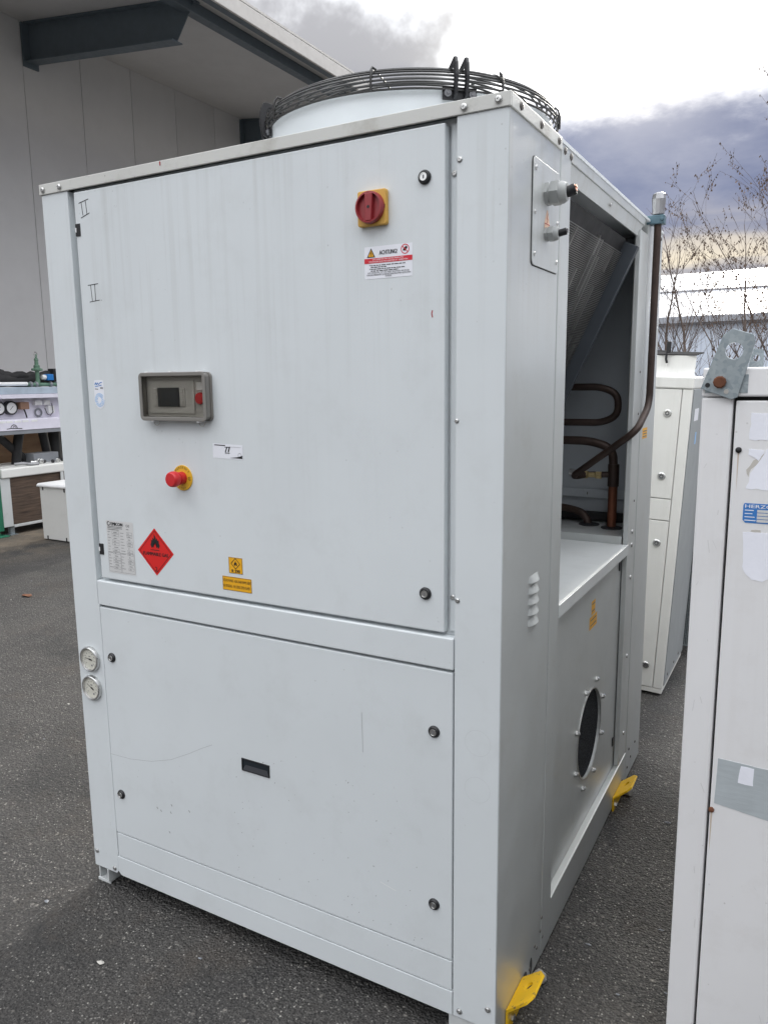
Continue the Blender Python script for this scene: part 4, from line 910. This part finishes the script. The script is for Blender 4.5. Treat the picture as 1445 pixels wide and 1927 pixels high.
# wooden skids under it
for y in (2.46, 2.90):
    b = MB(); b.box(.45, 1.32, y, y+.09, 0, .012); o = b.build('skid_plate', None, 'box_grey', loc=(.88, y, 0)); tag(o, 'flat dark packing strip under the white cooling unit', 'packing strip', 'strips under the white unit')

# ================================================================== near white cabinet on the right
nx, ny = 1.744, .20
nc = thing('white_cabinet', 'scuffed white steel cabinet with torn paper labels and grey tape', 'cabinet', (nx, ny, 0), local=False)
b = MB(); b.box(nx+.005, nx+1.05, ny+.03, ny+1.50, .07, 1.612); b.build('casing', nc, 'near_white', .004)
b = MB(); b.box(nx, nx+.0605, ny, ny+.029, .03, 1.5655); b.build('corner_post', nc, 'near_white', .004)
b = MB(); b.box(nx, nx+1.055, ny-.003, ny+.029, 1.5675, 1.626); b.build('top_rail', nc, 'near_white', .004)
b = MB(); b.box(nx+.0655, nx+1.05, ny+.002, ny+.029, .09, 1.5595); nd = sub(b.build('door', nc, 'near_white', .003), nc)
b = MB(); b.box(nx+.061, nx+1.05, ny+.0285, ny+.0298, .08, 1.567); b.build('door_gap', nc, 'joint_dark')
b = MB(); b.box(nx, nx+1.055, ny+.004, ny+.029, .0, .085); b.box(nx+.01, nx+.06, ny+.03, ny+1.45, 0, .069); b.box(nx+.98, nx+1.04, ny+.03, ny+1.45, 0, .069); b.build('base_frame', nc, 'box_grey', .003)
for x, z, m_ in ((1.820, 1.459, 'rubber'), (1.813, .655, 'rust')):
    b = MB(); b.lathe([(.0062, 0), (.006, .003), (.003, .0048)], (x, ny+.002, z), (0, -1, 0), 14); b.build('screw', nd, m_, smooth=True)
TN = lambda off: (lambda u, v: (u, ny+.002-off, v))
def torn(name, pts, m_, off=.0006, lab=None, jag=.0022):
    out = []; random.seed(len(name)+int(pts[0][1]*100))
    for (a0, b0), (a1, b1) in zip(pts, pts[1:]+pts[:1]):
        n_ = max(2, int(math.hypot(a1-a0, b1-b0)/.010))
        for i in range(n_): t = i/n_; out.append((a0+(a1-a0)*t+random.uniform(-jag, jag)*.6, b0+(b1-b0)*t+random.uniform(-jag, jag)*.6))
    b = MB(); b.prism(out, lambda u, v, t: (u, ny+.002-t, v), off); o = b.build(name, nd, m_)
    if lab: o['label'] = lab
    return o
torn('torn_label', [(1.838, 1.480), (2.02, 1.482), (2.02, 1.535), (1.840, 1.534)], 'paper')
torn('torn_label', [(1.838, 1.380), (2.03, 1.378), (2.03, 1.462), (1.872, 1.462), (1.862, 1.440), (1.852, 1.425), (1.845, 1.412), (1.842, 1.395)], 'paper')
torn('torn_label', [(1.8385, 1.450), (1.858, 1.438), (1.868, 1.456), (1.868, 1.4615), (1.8395, 1.4615)], 'paper', .0008)
torn('glue_mark', [(1.836, 1.418), (1.842, 1.405), (1.846, 1.420), (1.868, 1.445), (1.866, 1.452), (1.850, 1.438)], 'glue', .0004)
torn('torn_label', [(1.842, 1.215), (1.850, 1.198), (1.862, 1.190), (1.880, 1.187), (1.890, 1.194), (2.03, 1.190), (2.03, 1.290), (1.839, 1.289)], 'paper')
torn('glue_mark', [(1.853, 1.291), (1.872, 1.291), (1.872, 1.2945), (1.853, 1.2945)], 'glue', .0004)
torn('adhesive_tape', [(1.818, .672), (2.10, .640), (2.10, .768), (1.820, .780)], 'tape', .0008, jag=.0006)
torn('paper_scrap', [(1.862, .732), (1.892, .732), (1.892, .772), (1.866, .772)], 'paper', .0012, jag=.001)
b = MB(); flat(b, [(1.841, 1.309), (1.99, 1.309), (1.99, 1.350), (1.838, 1.350), (1.836, 1.345), (1.836, 1.315)], TN(.0008)); bl = sub(b.build('maker_plate', nd, 'ink_blue'), nc)
b = MB(); put_text(b, 'HERZO', 1.8395, 1.8900, 1.3405, 1.3475, TN(.0013)); put_text(b, 'HERZO', 1.8398, 1.8903, 1.3405, 1.3475, TN(.00135))
for z, x1 in ((1.3355, .0165), (1.3285, .0145), (1.3215, .019), (1.3145, .021)): stroke(b, [(1.8395, z), (1.8395+x1, z)], .0018, TN(.0013))
b.build('lettering', bl, 'ink_white')
b = MB()
for i in range(4): flat(b, rect(1.8625, 1.985, 1.3115+.0068*i, 1.3170+.0068*i), TN(.0013))
b.build('blank_fields', bl, 'sticker_silver')
b = MB(); random.seed(17)
for i in range(20):
    x, z = random.uniform(nx+.008, nx+.055) if i < 12 else random.uniform(nx+.09, nx+.5), random.uniform(.15, 1.5); l = random.uniform(.004, .03); a = random.uniform(-.9, .9)
    if i < 12: stroke(b, [(x, z), (x+l*.4*math.sin(a), z+l*math.cos(a))], random.uniform(.0006, .0016), lambda u, v: (u, ny-.0004, v))
    else: stroke(b, [(x, z), (x+l*math.sin(a), z+l*math.cos(a))], random.uniform(.0005, .0013), TN(.0004))
b.build('scuff_mark', nc, 'scuff')['kind'] = 'stuff'
b = MB(); flat(b, [(1.8115, .650), (1.8155, .650), (1.8148, .60), (1.8140, .555), (1.8130, .58)], TN(.0003)); b.build('rust_run', nd, 'rust_run'); b = MB(); flat(b, [(1.8185, 1.454), (1.8215, 1.454), (1.8208, 1.41), (1.8202, 1.37), (1.8196, 1.40)], TN(.0003)); b.build('rust_run', nd, 'rust_run')
# galvanised lifting eyes bolted to it
def eye(pts, hc, hr, y, label, rot=0):
    b = MB(); b.holed(pts, hc, hr, lambda u, v, t: (u, y-t, v), .006, 32)
    return b.build('lifting_eye', nc, 'galvanised', .0008)
e0 = sub(eye([(1.801, 1.562), (1.812, 1.566), (1.839, 1.675), (1.835, 1.690), (1.796, 1.703), (1.779, 1.691), (1.742, 1.584)][::1], (1.801, 1.659), .0165, ny-.0045, ''), nc)
b = MB(); b.lathe([(.0125, 0), (.0125, .007), (.010, .009)], (1.778, ny-.0108, 1.597), (0, -1, 0), 10); b.build('bolt', e0, 'rust')
for x, z, m_ in ((1.755, 1.591, 'rubber'), (1.791, 1.578, 'steel')):
    b = MB(); b.lathe([(.0048, 0), (.0048, .001)], (x, ny-.0107, z), (0, -1, 0), 12); b.build('bolt_hole', e0, m_)
b = MB(); b.box(1.75, 1.83, ny-.0042, ny-.0032, 1.575, 1.612); b.build('washer_plate', e0, 'galvanised')
eye([(1.722, 1.600), (1.772, 1.600), (1.770, 1.700), (1.764, 1.709), (1.732, 1.712), (1.724, 1.704)], (1.747, 1.676), .012, 1.66, '')
eye([(1.786, 1.600), (1.836, 1.600), (1.834, 1.700), (1.828, 1.706), (1.796, 1.706), (1.788, 1.700)], (1.811, 1.674), .012, 1.68, '')
b = MB(); b.box(1.72, 1.85, 1.66, 1.69, 1.56, 1.61); b.box(nx+.006, nx+.12, 1.701, 1.72, 1.50, 1.61); b.build('rear_bracket', nc, 'galvanised')

# ================================================================== far hall on the right
fh = thing('distant_hall', 'long pale hall with a bright white roof behind the bare trees', 'building', (0, 60, 0), rot=(0, 0, R(-1.2)))
b = MB(); b.box(-40, 60, 0, 30, 0, 5.75); b.build('wall', fh, 'far_wall')
def rp(x0, x1, y0, z0, y1, z1, t): return ([(x0, y0, z0), (x1, y0, z0), (x1, y1, z1), (x0, y1, z1), (x0, y0, z0+t), (x1, y0, z0+t), (x1, y1, z1+t), (x0, y1, z1+t)], [(0,3,2,1),(4,5,6,7),(0,1,5,4),(1,2,6,5),(2,3,7,6),(3,0,4,7)])
for k in range(10):
    b = MB(); b.add(*rp(-40+10*k+.03, -30+10*k-.03, -.5, 6.0, 8.0, 8.605, .1)); b.build('roof_sheet', fh, 'far_roof'); b = MB(); b.add(*rp(-40+10*k+.03, -30+10*k-.03, 7.9, 8.72, 15, 10.90, .1)); b.build('roof_sheet', fh, 'far_roof')
b = MB(); b.add(*rp(-40, 60, 15.02, 10.85, 30.5, 6.0, .1)); b.build('roof_sheet', fh, 'far_roof')
b = MB(); b.box(-40, 60, -.62, -.50, 5.62, 6.06); b.build('gutter', fh, 'far_gutter')
b = MB(); b.box(-40, 60, -.42, -.06, 5.50, 5.7); b.build('eave_board', fh, 'far_gutter')
for k in range(26):
    x = -13+k*1.2
    b = MB(); b.box(x, x+1.17, -.05, -.006, .3, 5.45); b.build('cladding_panel', fh, 'far_wall')

# ================================================================== trees
def tree(loc, hgt, seed, leaves, label, spread=.5, lean=0, forks=5):
    rnd = random.Random(seed); tw = MB(); tr = MB(); lf = MB(); base = Vector(loc)
    t = thing('bare_tree', label, 'tree', loc, 'bare trees along the far hall', local=False); cnt = [0]
    def leaf(p):
        s = rnd.uniform(.025, .058); d = Vector((rnd.uniform(-.5, .5), rnd.uniform(-.5, .5), -1)).normalized(); sd_ = Vector((rnd.uniform(-1, 1), rnd.uniform(-1, 1), rnd.uniform(-.3, .3))).normalized()
        p = Vector(p); lf.add([p, p+d*s*.5+sd_*s*.38, p+d*s*1.1, p+d*s*.5-sd_*s*.38], [(0, 1, 2, 3)])
    def grow(p, d, L_, r, lev):
        n_ = max(4, int(L_/.22)); pts = [p]; rs = [r]; dd = d.copy()
        for i in range(n_):
            dd = (dd+Vector((rnd.gauss(0, .07), rnd.gauss(0, .07), .035 if lev else .0))).normalized(); p = p+dd*(L_/n_); pts.append(p); rs.append(max(.0022, r*(1-.86*(i+1)/n_)))
            if lev < 3 and i > (n_*.22 if lev == 0 else 0):
                for q in range(1 if lev == 0 else (1 if rnd.random() < (.66 if lev == 1 else (.62 if leaves > .5 else .5)) else 0)):
                    a = rnd.uniform(0, 2*math.pi); out = Vector((math.cos(a), math.sin(a), 0)); k = rnd.uniform(.45, .9)*spread/.5
                    nd_ = (dd*1.0+out*k+Vector((0, 0, .12))).normalized(); rem = L_*(1-(i+1)/n_)
                    grow(p, nd_, max(.25, (rem*.62+L_*.10)*rnd.uniform(.6, 1.1)), max(.003, rs[-1]*.5), lev+1)
            if lev >= 2 and rnd.random() < leaves: leaf(p)
            if lev == 1 and rnd.random() < leaves*.5: leaf(p)
        (tr if lev == 0 else tw).tube(pts, rs, 6 if lev == 0 else 3)
    for k in range(forks):
        a = rnd.uniform(0, 2*math.pi); e = 0.03 if k == 0 else rnd.uniform(.12, .38)
        grow(base+Vector((0, 0, 0)), Vector((math.cos(a)*e+lean, math.sin(a)*e, 1)).normalized(), hgt*(1 if k == 0 else rnd.uniform(.55, .9)), (.042 if k == 0 else .024), 0)
    tr.build('trunk', t, 'bark'); o = tw.build('crown', t, 'bark'); o['kind'] = 'stuff'
    if lf.v: o = lf.build('dry_leaves', t, 'dead_leaf'); o['kind'] = 'stuff'
tree((-.05, 14, 0), 4.6, 3, .05, 'slim bare tree with upright shoots and hardly any leaves', .5, .01)
tree((.62, 15.5, 0), 5.0, 8, .18, 'bare tree with a straight stem and some withered leaves', .5, .0, 3)
tree((.98, 14, 0), 6.4, 15, .75, 'taller bare tree still hung with clusters of dry leaves', .6, .0, 5)
tree((-.75, 15, 0), 4.3, 33, .04, 'low bare shrub-like tree with many thin upright shoots', .55, .0, 6)
tree((1.75, 15, 0), 6.8, 25, .75, 'wide bare tree with dry leaves at the end of the tree row', .65, .0, 5)

# ================================================================== small bits on the asphalt
def bit(name, x, y, s, m_, label, cat, seed, flatk=.25, group=None):
    rnd = random.Random(seed); b = MB(); n_ = 9; V = [(x, y, s*flatk+.002)]
    for i in range(n_): a = 2*math.pi*i/n_; r_ = s*rnd.uniform(.55, 1.1); V.append((x+r_*math.cos(a)*1.5, y+r_*math.sin(a)*.8, .001+rnd.uniform(0, s*flatk*.8)))
    b.add(V, [(0, i+1, (i+1) % n_+1) for i in range(n_)]+[tuple(range(n_, 0, -1))]); o = b.build(name, None, m_, loc=(x, y, .0)); tag(o, label, cat, group)
bit('dead_leaf', -3.275, 2.14, .042, 'leaf_brown', 'brown fallen leaf lying on the asphalt', 'leaf', 2, .35)
bit('stone_chip', .31, -.25, .010, 'pebble', 'small pale stone chip on the asphalt by the chiller', 'stone', 3, .5)
for (x, y, r_, lab) in ((1.410, .272, .019, 'pale crumpled rag by the lifting lug at the chiller corner'), (1.412, 1.36, .022, 'pale crumpled rag under the lifting lug by the rear post')):
    rnd = random.Random(int(y*100)); b = MB(); b.lathe([(r_*.5, 0), (r_*1.0, r_*.25), (r_*1.05, r_*.7), (r_*.85, r_*1.15), (r_*.4, r_*1.4)], (x, y, 0), (0, 0, 1), 12); b.v = [(p[0]+rnd.uniform(-1, 1)*r_*.18, p[1]+rnd.uniform(-1, 1)*r_*.3, max(0, p[2]+rnd.uniform(-1, 1)*r_*.15)) for p in b.v]
    o = b.build('crumpled_rag', None, 'rag_cloth', smooth=True, loc=(x, y, 0)); tag(o, lab, 'rag')
random.seed(31)
for i in range(26):
    x, y = (random.uniform(-3.8, -.3), random.uniform(-.3, 2.6)) if i < 16 else ((random.uniform(-.3, 1.0), random.uniform(-.75, -.1)) if i < 21 else (random.uniform(1.46, 1.72), random.uniform(.1, 2.0)))
    bit('grit_crumb', x, y, random.uniform(.004, .010), random.choice(['pebble', 'box_grey', 'box_grey']), 'tiny crumb of grit lying loose on the asphalt', 'grit', 40+i, .6, 'grit crumbs on the asphalt')

# ================================================================== unseen units added right of the camera to shade the chiller's side
def add_blocker(loc, w_, d_, h_, label, m_, n_):
    t = thing('light_blocker', label, 'cooling unit', loc, 'unseen units added to shade the chiller'); b = MB(); b.box(0, w_, 0, d_, .12, h_); b.build('casing', t, m_, .006)
    b = MB(); b.box(.04, .14, .02, d_-.02, 0, .119); b.box(w_-.14, w_-.04, .02, d_-.02, 0, .119); b.build('base_frame', t, 'box_grey')
    for k in range(n_):
        b = MB(); q = d_/n_; b.box(-.014, -.001, q*k+.03, q*(k+1)-.03, .2, h_-.1); p = sub(b.build('side_panel', t, m_, .004), t)
        b = MB(); b.lathe([(.02, 0), (.016, .01)], (-.0145, q*k+.09, h_*.6), (-1, 0, 0), 14); b.build('door_lock', p, 'rubber')
    b = MB(); b.lathe([(.40, h_), (.40, h_+.16), (.36, h_+.16)], (w_/2, d_/2, 0), (0, 0, 1), 40, caps=False); b.build('fan_shroud', t, m_, smooth=True)
    for k in range(6): b = MB(); b.tube([(w_/2+(.38-.05*k)*math.cos(a), d_/2+(.38-.05*k)*math.sin(a), h_+.17) for a in [i*math.pi/20 for i in range(40)]], .004, 6, True); b.build('guard_ring', t, 'guard_wire')
paint('dark_sheet', (.14, .155, .16), .5, peel=.1, grime=.2)
add_blocker((3.05, -1.75, 0), 1.3, 1.75, 2.35, 'dark grey unseen unit added across the aisle to shade the chiller side', 'dark_sheet', 2)
add_blocker((3.05, -4.2, 0), 1.3, 2.3, 2.35, 'long dark grey unseen unit added at the aisle end to block side light', 'dark_sheet', 3)
add_blocker((2.9, .3, 0), 1.3, 2.0, 1.55, 'low dark grey unseen unit added beside the white cabinet to block light', 'dark_sheet', 2)
